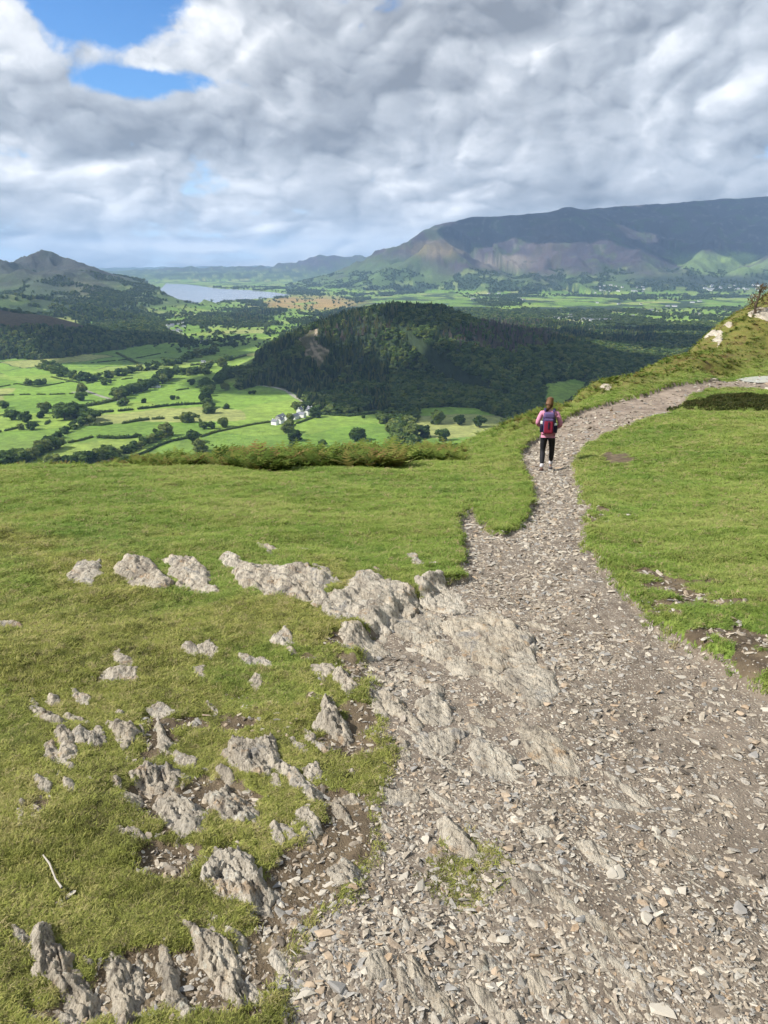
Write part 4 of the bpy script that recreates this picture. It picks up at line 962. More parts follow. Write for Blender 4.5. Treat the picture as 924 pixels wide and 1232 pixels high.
for pl, hh, lab in ROCKS: rock(pl, hh, lab)
def tips(n, region, lab, group, L=(8, 32), asp=(.25, .5), hh=(.04, .10)):
    x0, x1, y0, y1 = region; k = 0; tries = 0
    while k < n and tries < 900:
        tries += 1; px = random.uniform(x0, x1); py = random.uniform(y0, y1); c = hitc([(px, py)])[0]
        if in_rocks(np.array([c[0]]), np.array([c[1]]), .05)[0]: continue
        g = float(hill_fields(np.array([c[0]]), np.array([c[1]]))['g'][0])
        if ('gravel' in lab) != (g > .08): continue
        r = math.hypot(*c); l = random.uniform(*L)/F*r*1.15; a = math.atan2(STR[1], STR[0])+random.gauss(0, .16); w = l*random.uniform(*asp); P = []
        for i in range(9):
            t = i/9*6.283; q = random.uniform(.7, 1.15); ex, ey = math.cos(t)*l*q, math.sin(t)*w*q; P.append((c[0]+ex*math.cos(a)-ey*math.sin(a), c[1]+ex*math.sin(a)+ey*math.cos(a)))
        rock(P, random.uniform(*hh), lab, group, world=True); k += 1
KN = [([(899,389),(906,381),(914,378),(930,377),(940,392),(915,394)],.3,'grey crag at the foot of the wind-bent tree on the skyline'),
 ([(869,402),(873,398),(880,397),(878,403)],.10,'pale block of rock on the skyline left of the bent tree'),([(846,412),(856,406),(868,407),(864,417)],.25,'low broken stones lowest on the skyline ridge'),
 ([(720,467),(727,462),(736,463),(733,470)],.14,'single white stone on the skyline above the path')]
for pl, hh, lab in KN: rock(pl, hh, lab, 'rocks on the skyline')
tips(48, (40, 430, 770, 1010), 'small slate tip poking through the mossy turf between the larger rocks', 'small slate tips in the turf')
tips(14, (20, 340, 1090, 1225), 'slate splinter between the big rocks along the bottom edge', 'slate splinters at the bottom')
tips(9, (270, 560, 655, 720), 'small slate tip along the upper outcrop row', 'slate tips of the upper row')
tips(30, (440, 830, 900, 1225), 'thin rib of slate worn flush with the gravel path', 'slate ribs in the gravel', (14, 46), (.10, .2), (.03, .05))
tips(16, (440, 660, 740, 900), 'small broken ledge in the gravel beside the outcrop', 'broken ledges beside the outcrop', (10, 30), (.25, .5), (.04, .08))
# ------------------------------------------------------------------ loose stones and gravel
def chip(seed, flat=.34, lng=1.5):
    r = np.random.default_rng(seed); bm = bmesh.new()
    for p in r.normal(size=(13, 3)):
        p = p/np.linalg.norm(p)*(.8+.3*r.random()); bm.verts.new((p[0]*lng*.5, p[1]*.5, p[2]*.5*flat))
    q = bmesh.ops.convex_hull(bm, input=bm.verts); bmesh.ops.delete(bm, geom=[v for v in bm.verts if not v.link_faces], context='VERTS')
    me = bpy.data.meshes.new('chip'); bm.to_mesh(me); bm.free(); return me
def mat_chip():
    t = NT('slate_chips'); r = t.rnd(); n = t.noise(t.obj(), 2.2, 4, .7)
    v = t.ramp(r, [(0, (.11, .092, .075)), (.13, (.22, .185, .145)), (.3, (.33, .285, .225)), (.52, (.47, .42, .34)), (.66, (.25, .245, .235)), (.78, (.52, .48, .40)), (.9, (.34, .25, .165)), (1, (.38, .365, .335))])
    c = t.mix(t.rng(n, .35, .7), t.mix(1, v, (.68, .66, .64), 'MULTIPLY'), v)
    return t.fin(c, t.bump(t.noise(t.pos(), 90, 4, .7), .5, .006), .85)
M_CHIP = mat_chip()
CHIPS = [proto('k%02d_chip' % i, chip(100+i, random.uniform(.22, .5), random.uniform(1.1, 2.2)), M_CHIP) for i in range(12)]
def near_points(N, r0, r1, half=34):
    R = np.exp(rg.uniform(math.log(r0), math.log(r1), N)); A = rg.uniform(-1, 1, N)*(rad(half)+rad(28)*sst(9, 2, R)); return np.sin(A)*R, np.cos(A)*R, R
def build_gravel():
    x, y, R = near_points(390000, .8, 50); f = hill_fields(x, y)
    p = f['path']*(.22+.78*sst(-.35, .25, fbm(x*1.3, y*1.3, 4, 401)+.25*fbm(x*4, y*4, 3, 402)))
    p = p*(1-.72*blob(f['px'], f['py'], 790, 478, 190, 20, .5))*(1-.5*blob(f['px'], f['py'], 900, 960, 160, 150, .6))*(1-.75*np.exp(-np.clip(f['g'], 0, 9)/.22)*(f['px'] > 700))
    k = (rg.random(len(x)) < np.maximum(p, f['soil']*.38*(R < 12)))
    x, y, R = x[k], y[k], R[k]; z = f['z'][k]; n = len(x)
    s = .0038*(.75+.30*R)*np.exp(rg.normal(-.10, .56, n)); s = np.minimum(s, .013*(1+.18*R))
    ir = in_rocks(x, y); s = np.where(ir, 0, s); k = ~ir; x, y, z, s, R = [a[k] for a in (x, y, z, s, R)]; n = len(x)
    rot = np.c_[rg.normal(0, .30, n), rg.normal(0, .30, n), math.atan2(STR[1], STR[0])+rg.normal(0, .9, n)]
    scatter('gravel', np.c_[x, y, z+s*.12], rot, np.c_[s, s, s]*2, (rg.random(n)*12).astype(int), CHIPS, label='pale slate chips and gravel covering the path', cat='gravel')
build_gravel()
STONE_L = ['pale flat stone lying loose among the gravel of the path', 'grey stone lying loose among the gravel of the path', 'rusty tan stone lying loose among the gravel of the path']
SM = [simple('pale_stone', (.42, .38, .315), .85, .25, 25), simple('grey_stone', (.26, .245, .225), .8, .25, 25), simple('tan_stone', (.36, .28, .20), .85, .25, 25)]
SMESH = [[chip(300+10*k+i, random.uniform(.3, .5), random.uniform(1.1, 1.8)) for i in range(4)] for k in range(3)]
for k in range(3):
    for m in SMESH[k]: m.materials.append(SM[k])
def loose(n, x, y, k, s, label, group):
    zz = ground(x, y)
    for i in range(n):
        o = bpy.data.objects.new('loose_stone', random.choice(SMESH[k[i]])); COL.objects.link(o); o.location = (x[i], y[i], zz[i]+s[i]*.10); o.scale = (s[i],)*3
        o.rotation_euler = (random.gauss(0, .15), random.gauss(0, .15), random.random()*6.28); tag(o, label(k[i]), 'stone', group)
def build_stones():
    x, y, R = near_points(1500, 1.3, 16, 27); f = hill_fields(x, y); k = (f['path'] > .9) & ~in_rocks(x, y, .02); x, y, R = x[k][:120], y[k][:120], R[k][:120]; n = len(x)
    kk = np.where(rg.random(n) < .62, 0, np.where(rg.random(n) < .5, 1, 2)); s = rg.uniform(.022, .048, n)*(1+.07*R)
    loose(n, x, y, kk, s, lambda q: STONE_L[q], 'loose stones on the path')
    pts = [(rg.uniform(295, 360), rg.uniform(838, 880)) for _ in range(26)]+[(rg.uniform(330, 440), rg.uniform(1040, 1225)) for _ in range(48)]
    h = hitc(pts); kk = rg.integers(0, 3, len(pts)); s = rg.uniform(.015, .034, len(pts))
    loose(26, h[:26, 0], h[:26, 1], kk, s, lambda q: 'small stone in the scatter beside the pointed tan rock', 'pebble scatter by the pointed rock')
    loose(48, h[26:, 0], h[26:, 1], kk[26:], s[26:], lambda q: 'stone lying on the bare soil between turf and gravel', 'stones on the bare soil')
build_stones()
# ------------------------------------------------------------------ grass, bracken, heather
def tuft(rng, nb=26, hh=1., spread=1., wid=.05):
    V = []; T = []
    for i in range(nb):
        a = rng.random()*6.28; r = spread*math.sqrt(rng.random()); bx, by = math.cos(a)*r, math.sin(a)*r
        l = rng.random()*6.28; ln = hh*(.5+.6*rng.random()); lean = .35+.75*rng.random(); dx, dy = math.cos(l), math.sin(l); w = wid*(.7+.6*rng.random())
        n = len(V); px, py = -dy*w, dx*w
        V += [(bx-px, by-py, -.1), (bx+px, by+py, -.1), (bx+dx*lean*.35*ln-px*.8, by+dy*lean*.35*ln-py*.8, ln*.55), (bx+dx*lean*.35*ln+px*.8, by+dy*lean*.35*ln+py*.8, ln*.55), (bx+dx*lean*ln, by+dy*lean*ln, ln*(1.05-.35*lean))]
        T += [(n, n+1, n+3), (n, n+3, n+2), (n+2, n+3, n+4)]
    return np_mesh('tuft', V, T, True)
def mat_grass():
    t = NT('grass_blades'); p = t.pos(); r = t.rnd()
    big = t.noise(p, .35, 4, .6); mid = t.noise(p, 2.2, 5, .62, .4); v = t.math('ADD', t.math('MULTIPLY', mid, .62), t.math('MULTIPLY', r, .38))
    g = t.ramp(v, GRAMP); g2 = t.ramp(big, GRAMP2)
    c = mossy(t, p, t.mix(.45, g, g2), v); c = t.mix(t.rng(r, .90, .94), c, (.34, .29, .14))
    return translucent(t, t.fin(c, None, .8), c, .3)
M_GRASS = mat_grass()
TUFTS = [proto('k%02d_tuft' % i, tuft(rg), M_GRASS) for i in range(6)]
def build_grass():
    x, y, R = near_points(570000, .8, 75, 36); f = hill_fields(x, y)
    d = (1-f['path'])*np.clip(1-1.6*f['soil'], 0, 1)*(1-f['heath'])*(.55+.45*sst(-.3, .1, fbm(x*2.5, y*2.5, 4, 410)))*(1-.75*f['oliv'])
    d = np.where(blob(f['px'], f['py'], 560, 1040, 40, 38, .5) > rg.random(len(x))*1.3, np.maximum(d, .5), d)
    k = (rg.random(len(x)) < d) & ~in_rocks(x, y); x, y, R = x[k], y[k], R[k]; z = f['z'][k]; n = len(x)
    lush = sst(.0, .35, fbm(x*1.1, y*1.1, 4, 411)); R_ = np.minimum(R, 16+.3*R); s = (.009+.0030*R_)*(.8+.5*rg.random(n)); h = (.0075+.0012*R_+.009*lush)*(.6+.8*rg.random(n))
    h *= 1+.8*np.exp(-np.abs(f['g'][k])/.12)*(R > 3)
    rot = np.c_[rg.normal(0, .15, n), rg.normal(0, .15, n), rg.random(n)*6.28]
    scatter('grass', np.c_[x, y, z-.003], rot, np.c_[s*1.5, s*1.5, h], (rg.random(n)*6).astype(int), TUFTS, label='short mossy turf grass on the hillside', cat='grass')
build_grass()
def fern(rng, nf=7):
    V = []; T = []
    for i in range(nf):
        a = rng.random()*6.28; dx, dy = math.cos(a), math.sin(a); L = .8+.5*rng.random(); m = 9; pr = None
        for j in range(m+1):
            t = j/m; c = np.array([dx*L*t*.8, dy*L*t*.8, L*(1.05*t-.55*t*t)]); w = .26*L*math.sin(math.pi*min(1, t*.95+.08))**.8*(1-.6*t)
            sd = np.array([-dy, dx, 0])*w+np.array([0, 0, -.06*w]); n = len(V)
            if j > 0:
                b = pc+(c-pc)*.75
                V.extend([tuple(pc), tuple(b), tuple(pc+sd+(c-pc)*.9)]); T.append((n, n+1, n+2)); V.extend([tuple(pc), tuple(b), tuple(pc-sd+(c-pc)*.9)]); T.append((n+3, n+5, n+4))
            pc = c
    return np_mesh('fern', V, T, False)
M_FERN = foliage_mat('bracken_fronds', [(.12, (.05, .085, .018)), (.40, (.11, .16, .03)), (.62, (.17, .20, .045)), (.78, (.19, .14, .05)), (.95, (.13, .07, .035))])
M_HEA = foliage_mat('heather_sprigs', [(.1, (.022, .032, .010)), (.5, (.055, .07, .02)), (.9, (.10, .085, .035))])
def build_bracken():
    FER = [proto('k%02d_fern' % i, fern(rg), M_FERN) for i in range(5)]
    n = 5600; px = rg.uniform(0, 560, n); Y = rg.uniform(17, 26, n)
    a, _ = slope(px, 560); x = a*Y; y = Y; z = ground(x, y); qx, qy = to_px(x, y, z)
    dn = sst(40, 260, px)*.85+.12; y0 = np.interp(px, [0, 250, 420, 540], [19.6, 18.6, 18.6, 20.5])
    k = (rg.random(n) < dn) & (y > y0+fbm(x*.5, y*.5, 4, 421)*3.2); x, y, z, px = x[k], y[k], z[k], px[k]; n = len(x)
    s = rg.uniform(.34, .92, n)*np.interp(px, [0, 150, 300, 480, 560], [.4, .5, .85, 1., .5])*(.75+.9*fbm(x*.9, y*.9, 3, 425))
    scatter('bracken', np.c_[x, y, z], np.c_[rg.normal(0, .1, n), rg.normal(0, .1, n), rg.random(n)*6.28], np.c_[s, s, s], (rg.random(n)*5).astype(int), FER, label='turning green and rust bracken along the crest of the hill', cat='bracken')
    x, y, R = near_points(60000, 24, 85, 36); f = hill_fields(x, y); k = rg.random(len(x)) < f['oliv']*(.25+.75*sst(-.1, .25, fbm(x*.5, y*.8, 4, 422)))
    x, y, R, z = x[k], y[k], R[k], f['z'][k]; n = len(x); s = rg.uniform(.10, .26, n)
    scatter('bracken', np.c_[x, y, z], np.c_[rg.normal(0, .1, n), rg.normal(0, .1, n), rg.random(n)*6.28], np.c_[s*1.3, s*1.3, s], (rg.random(n)*5).astype(int), [o.copy() for o in FER], label='low olive bracken over the slope beyond the path', cat='bracken')
    hm = MOUND[0]; x = rg.uniform(hm[0]-5, hm[0]+8, 26000); y = rg.uniform(hm[1]-4, hm[1]+5, 26000); f = hill_fields(x, y); k = rg.random(len(x)) < f['heath']; x, y, z = x[k], y[k], f['z'][k]; n = len(x); s = rg.uniform(.05, .11, n)
    HE = [proto('k%02d_sprig' % i, tuft(rg, 18, 1.3, .9, .14), M_HEA) for i in range(3)]
    scatter('heather', np.c_[x, y, z], np.c_[rg.normal(0, .2, n), rg.normal(0, .2, n), rg.random(n)*6.28], np.c_[s, s, s], (rg.random(n)*3).astype(int), HE, label='dark heather mound beside the bend of the path', cat='heather')
build_bracken()
# dead stick in the turf and the wind-bent tree on the skyline
def stick():
    p = hitc([(52,1030),(60,1042),(67,1058),(75,1072)]); z = ground(p[:, 0], p[:, 1])+.018
    v, f = tube([(p[i, 0], p[i, 1], z[i]+(.012 if i % 2 else 0)) for i in range(4)], [.0025, .0036, .003, .0042], 7); me = bpy.data.meshes.new('stick'); me.from_pydata(v, [], f)
    o = link_mesh('stick', me, simple('bleached_wood', (.36, .33, .28), .9, .2, 40)); tag(o, 'bleached dead stick lying on the turf near the left edge', 'stick')
stick()
def bent_tree():
    p = hitn([906], [388])[0]; o = bpy.data.objects.new('hawthorn_tree', None); COL.objects.link(o); o.location = (p[0], p[1], p[2]-.1)
    h = 45/F*zdist(p); V = []; Fc = []
    def add(pp, rr):
        v, f = tube([tuple(c*h for c in q) for q in pp], [r*h for r in rr], 6); n = len(V); V.extend(v); Fc.extend([tuple(i+n for i in q) for q in f])
    add([(0, 0, 0), (.02, 0, .25), (.0, 0, .5), (.06, 0, .72), (.10, 0, .92)], [.05, .04, .032, .02, .008]); tips = []
    for i in range(16):
        a = random.uniform(0, 6.28); z0 = random.uniform(.35, .85); L = random.uniform(.10, .24); e = (.03+math.cos(a)*L, math.sin(a)*L, z0+random.uniform(.02, .16)); add([(.02+.05*z0, 0, z0), ((.03+e[0])/2, e[1]/2, z0+.03), e], [.014, .009, .004]); tips.append(e)
    me = bpy.data.meshes.new('trunk'); me.from_pydata(V, [], Fc); t = link_mesh('trunk', me, M_BARK, o)
    P = []; T = []
    for e in tips+[(.09, 0, .95), (.05, 0, .9), (.14, 0, .9)]:
        for j in range(34):
            c = (np.array(e)+rg.normal(size=3)*np.array([.06, .06, .05]))*h; q = c+rg.normal(size=(3, 3))*.018*h; n = len(P); P += [tuple(a) for a in q]; T.append((n, n+1, n+2))
    link_mesh('crown', np_mesh('crown', P, T, False), foliage_mat('hawthorn_leaves', [(.1, (.05, .05, .025)), (.5, (.10, .075, .04)), (.9, (.20, .12, .08))]), o)
    tag(o, 'thin wind-bent tree standing on the rocky skyline at the right edge', 'tree')
bent_tree()
# ------------------------------------------------------------------ the walker and her backpack
def skin(name, pts, edges, mat, parent, sub=2, root=0):
    """pts: (x, y, z, rx, ry) -> one continuous skinned surface"""
    bm = bmesh.new(); ly = bm.verts.layers.skin.verify()
    vs_ = [bm.verts.new(p[:3]) for p in pts]
    for i, v in enumerate(vs_): v[ly].radius = (pts[i][3], pts[i][4] if len(pts[i]) > 4 else pts[i][3]); v[ly].use_root = (i == root)
    for a, b in edges: bm.edges.new((vs_[a], vs_[b]))
    me = bpy.data.meshes.new(name); bm.to_mesh(me); bm.free(); o = link_mesh(name, me, mat, parent)
    m = o.modifiers.new('skin', 'SKIN'); m.use_smooth_shade = True; m.branch_smoothing = .4
    m = o.modifiers.new('sub', 'SUBSURF'); m.levels = sub; m.render_levels = sub
    return o
def walker():
    p = hitn([657], [561])[0]; gz = float(ground([p[0]], [p[1]])[0]); o = bpy.data.objects.new('person', None); COL.objects.link(o)
    yaw = -.22; o.location = (p[0], p[1], gz+.0); o.rotation_euler.z = yaw; o.scale = (1.03,)*3
    sk = simple('skin', (.55, .34, .25), .6, .05, 9); pink = simple('pink_jacket', (.52, .22, .32), .8, .12, 18); blk = simple('black_leggings', (.012, .012, .016), .7, .2, 20)
    sock = simple('grey_socks', (.50, .48, .50), .95, .15, 40); boot = simple('brown_boots', (.07, .035, .03), .7, .3, 30); grey = simple('grey_boot', (.13, .12, .125), .7, .3, 30); hair = simple('brown_hair', (.13, .065, .03), .6, .5, 24)
    sole = simple('pale_sole', (.5, .47, .42), .8, .1, 20)
    # heights for a walker of 1.68 m; x to her right, y ahead
    LH, RH = (-.085, 0, .88), (.085, 0, .88)
    LK, RK = (-.10, .02, .49), (.10, .14, .50)
    LA, RA = (-.095, -.17, .135), (.095, .20, .10)
    B = [(0,0,.92,.11,.09),(0,0,1.08,.095,.075),(0,-.01,1.24,.12,.085),(0,-.01,1.36,.09,.07),(0,0,1.43,.045,.045),(0,.02,1.50,.06,.065),(0,.025,1.57,.073,.088),(0,.02,1.635,.055,.065),
         (-.15,-.01,1.36,.05,.05),(-.235,-.06,1.13,.036,.036),(-.19,.12,1.03,.026,.026),(-.165,.165,1.025,.022,.03),
         (.15,-.01,1.36,.05,.05),(.245,-.05,1.12,.036,.036),(.21,.13,1.02,.026,.026),(.185,.175,1.015,.022,.03),
         LH+(.075,),LK+(.045,),LA+(.024,),(-.095,-.06,.06,.02,.016),RH+(.075,),RK+(.045,),RA+(.024,),(.10,.30,.045,.02,.016)]
    E = [(0,1),(1,2),(2,3),(3,4),(4,5),(5,6),(6,7),(3,8),(8,9),(9,10),(10,11),(3,12),(12,13),(13,14),(14,15),(0,16),(16,17),(17,18),(18,19),(0,20),(20,21),(21,22),(22,23)]
    for wi, sx in ((11, -1), (15, 1)):       # five separate fingers, curled, and a thumb from the side of the palm
        w = B[wi]
        for f in range(4):
            fx = w[0]-sx*(f-1.5)*.017; k = len(B); L = (.036, .041, .038, .030)[f]
            B += [(fx, w[1]+.030, w[2]-.004, .0085, .0085), (fx-sx*.004, w[1]+.030+L*.8, w[2]-.016, .0078, .0078), (fx-sx*.008, w[1]+.030+L, w[2]-.036, .0068, .0068)]; E += [(wi, k), (k, k+1), (k+1, k+2)]
        k = len(B); B += [(w[0]-sx*.030, w[1]+.006, w[2]+.004, .0095, .0095), (w[0]-sx*.042, w[1]+.032, w[2]-.004, .008, .008)]; E += [(wi, k), (k, k+1)]
    skin('body', B, E, sk, o)
    # jacket
    J = [(0,0,.95,.155,.115),(0,0,1.08,.135,.105),(0,-.01,1.24,.15,.11),(0,-.01,1.355,.125,.09),(0,0,1.42,.062,.06),(-.165,-.01,1.355,.072,.068),(-.25,-.06,1.13,.054,.054),(-.20,.10,1.035,.040,.040),(.165,-.01,1.355,.072,.068),(.26,-.05,1.12,.054,.054),(.22,.11,1.025,.040,.040),(0,0,.90,.16,.12)]
    skin('jacket', J, [(0,1),(1,2),(2,3),(3,4),(3,5),(5,6),(6,7),(3,8),(8,9),(9,10),(0,11)], pink, o)
    Lg = [(0,0,.90,.115,.10),(-.085,0,.80,.092,.092),(LK[0],LK[1],LK[2],.062,.062),(-.098,-.08,.33,.060,.062),(-.095,-.145,.215,.042,.042),(.085,.01,.80,.092,.092),(RK[0],RK[1],RK[2],.062,.062),(.098,.155,.33,.060,.062),(.095,.19,.215,.042,.042)]
    skin('leggings', Lg, [(0,1),(1,2),(2,3),(3,4),(0,5),(5,6),(6,7),(7,8)], blk, o)
    skin('sock', [(-.095,-.14,.24,.05,.05),(-.095,-.165,.14,.048,.048)], [(0,1)], sock, o); skin('sock', [(.095,.19,.24,.05,.05),(.095,.20,.13,.048,.048)], [(0,1)], sock, o)
    b1 = skin('boot', [(-.095,-.175,.135,.052,.052),(-.095,-.185,.085,.052,.045),(-.095,-.09,.045,.050,.034),(-.095,-.01,.028,.040,.026)], [(0,1),(1,2),(2,3)], boot, o); b2 = skin('boot', [(.095,.20,.10,.052,.052),(.095,.20,.045,.050,.042),(.098,.29,.04,.050,.034),(.10,.37,.032,.040,.026)], [(0,1),(1,2),(2,3)], grey, o)
    V = []; Fc = []
    for (cx, y0, y1, nm, par) in ((-.095, -.215, .03, 'sole', b1), (.098, .15, .405, 'sole', b2)):
        V = []; Fc = []; box(V, Fc, cx-.045, cx+.045, y0, y1, -.004, .018); V = [(a, b_, c_+max(0, .02-b_)*.26*(cx < 0)) for a, b_, c_ in V]; me = mesh_of(nm, V, Fc, sole); c = link_mesh(nm, me, None, par)
    # hair: shoulder-long bob blown to the left
    skin('hair', [(0,.0,1.60,.092,.10),(0,.01,1.655,.072,.084),(0,.01,1.688,.055,.065),(0,.01,1.702,.030,.035),(-.015,-.035,1.53,.088,.080),(-.045,-.045,1.45,.080,.055),(-.085,-.04,1.385,.050,.040),(.025,-.05,1.44,.06,.045)], [(0,1),(1,2),(2,3),(0,4),(4,5),(5,6),(4,7)], hair, o)
    # face (turned away from the camera)
    skin('nose', [(0,.105,1.55,.014,.014),(0,.125,1.535,.014,.012)], [(0,1)], sk, o, 1)
    eye = simple('eye', (.02, .02, .02), .2, 0, 5)
    for s in (-1, 1): skin('eye', [(s*.03,.098,1.572,.009,.009),(s*.031,.102,1.572,.008,.008)], [(0,1)], eye, o, 1); skin('ear', [(s*.078,.02,1.56,.010,.016),(s*.083,.012,1.54,.009,.012)], [(0,1)], sk, o, 1)
    skin('mouth', [(-.018,.103,1.508,.006,.006),(.018,.103,1.508,.006,.006)], [(0,1)], simple('lips', (.4, .15, .13), .6, 0, 5), o, 1)
    tag(o, 'person walking away up the path in a pink jacket and black leggings, wearing a backpack', 'person')
    # backpack
    b = bpy.data.objects.new('backpack', None); COL.objects.link(b); b.location = o.location; b.scale = (1.03,)*3; b.rotation_euler.z = yaw
    navy = simple('navy_fabric', (.045, .035, .10), .8, .2, 30); purple = simple('purple_fabric', (.10, .07, .17), .8, .25, 30); red = simple('crimson_fabric', (.19, .012, .035), .75, .25, 30); dark = simple('dark_fabric', (.015, .015, .035), .8, .2, 30); white = simple('white_plastic', (.8, .82, .8), .4, .02, 9)
    def soft(name, c, s, mat, lv=2, parent=b, taper=1.):
        bm = bmesh.new(); bmesh.ops.create_cube(bm, size=1)
        for v in bm.verts:
            k = taper if v.co.z > 0 else 1; v.co.x *= s[0]*k; v.co.y *= s[1]; v.co.z *= s[2]; v.co.x += c[0]; v.co.y += c[1]; v.co.z += c[2]
        bmesh.ops.bevel(bm, geom=bm.edges[:], offset=min(s)*.28, segments=2, affect='EDGES', profile=.6)
        me = bpy.data.meshes.new(name); bm.to_mesh(me); bm.free()
        for q in me.polygons: q.use_smooth = True
        x = link_mesh(name, me, mat, parent); x.modifiers.new('sub', 'SUBSURF').render_levels = 1; return x
    main = soft('main_bag', (0, -.19, 1.17), (.27, .17, .46), navy, taper=.9); soft('lid', (0, -.205, 1.335), (.25, .17, .13), purple, taper=.85)
    soft('front_pocket', (0, -.29, 1.09), (.20, .08, .28), red, taper=.95); soft('zip_panel', (0, -.305, 1.25), (.19, .05, .06), purple)
    for s in (-1, 1):
        soft('side_pocket', (s*.155, -.20, 1.04), (.07, .13, .17), dark); soft('hip_strap', (s*.15, -.06, .98), (.04, .22, .04), dark)
        skin('shoulder_strap', [(s*.09,-.12,1.39,.03,.014),(s*.10,-.02,1.455,.03,.014),(s*.105,.10,1.38,.03,.014),(s*.12,.12,1.22,.025,.012),(s*.14,.05,1.06,.02,.01)], [(0,1),(1,2),(2,3),(3,4)], navy, b)
    soft('bottle', (.145, -.22, 1.10), (.055, .055, .14), white); soft('map_corner', (-.155, -.215, 1.17), (.05, .03, .07), white)
    soft('buckle', (.0, -.336, 1.13), (.03, .012, .16), dark)
    tag(b, 'crimson and navy backpack with a white bottle, worn by the walker in pink', 'backpack')
walker()
# ------------------------------------------------------------------ light, sky, air
SUN_EL, SUN_AZ = 42., -104.     # azimuth measured clockwise from the view direction: behind and to the left
def sundir():
    e, a = rad(SUN_EL), rad(SUN_AZ); return Vector((math.cos(e)*math.sin(a), math.cos(e)*math.cos(a), math.sin(e)))
# cumulus above the frame, between the sun and the wooded hill and mountains: their shade lies over them
M_CLOUD = simple('cloud_white', (.9, .9, .9), 1., .02, .01)
def cloud(px, py, h, a, b, label, n=14):
    p = hit([px], [py])[0]; s = sundir(); k = (h-p[2])/s.z; c = (p[0]+s.x*k, p[1]+s.y*k, h)
    V = []; Fc = []; nv = 0; sv, sf = ICO3; r = np.random.default_rng(n+int(a))
    for i in range(n):
        w = r.random()*6.28; q = math.sqrt(r.random())*.85; rr = min(a, b)*(.20+.22*r.random()); d = 1+.28*fbm(sv[:, 0]*2+i*3, sv[:, 1]*2+sv[:, 2], 4, i)
        V.append(sv*d[:, None]*rr*np.array([1.3, 1.1, .5])+np.array([math.cos(w)*q*a, math.sin(w)*q*b, r.random()*rr*.4])); Fc.append(sf+nv); nv += len(sv)
    o = link_mesh('cloud', np_mesh('cloud', np.concatenate(V), np.concatenate(Fc), True), M_CLOUD, loc=c); tag(o, label, 'cloud', kind='structure')
    #print('CLOUD', label, to_px(c[0], c[1], c[2]), c)
cloud(530, 400, 1500, 620, 520, 'cloud shading the wooded hill')
cloud(760, 410, 1500, 620, 600, 'cloud shading the right plain', 9)
cloud(40, 395, 1700, 480, 480, 'cloud shading the brown hill')
cloud(850, 272, 3000, 2000, 1000, 'cloud shading the right mountain', 60)
cloud(640, 272, 3000, 1000, 620, 'cloud shading the middle mountain', 34)
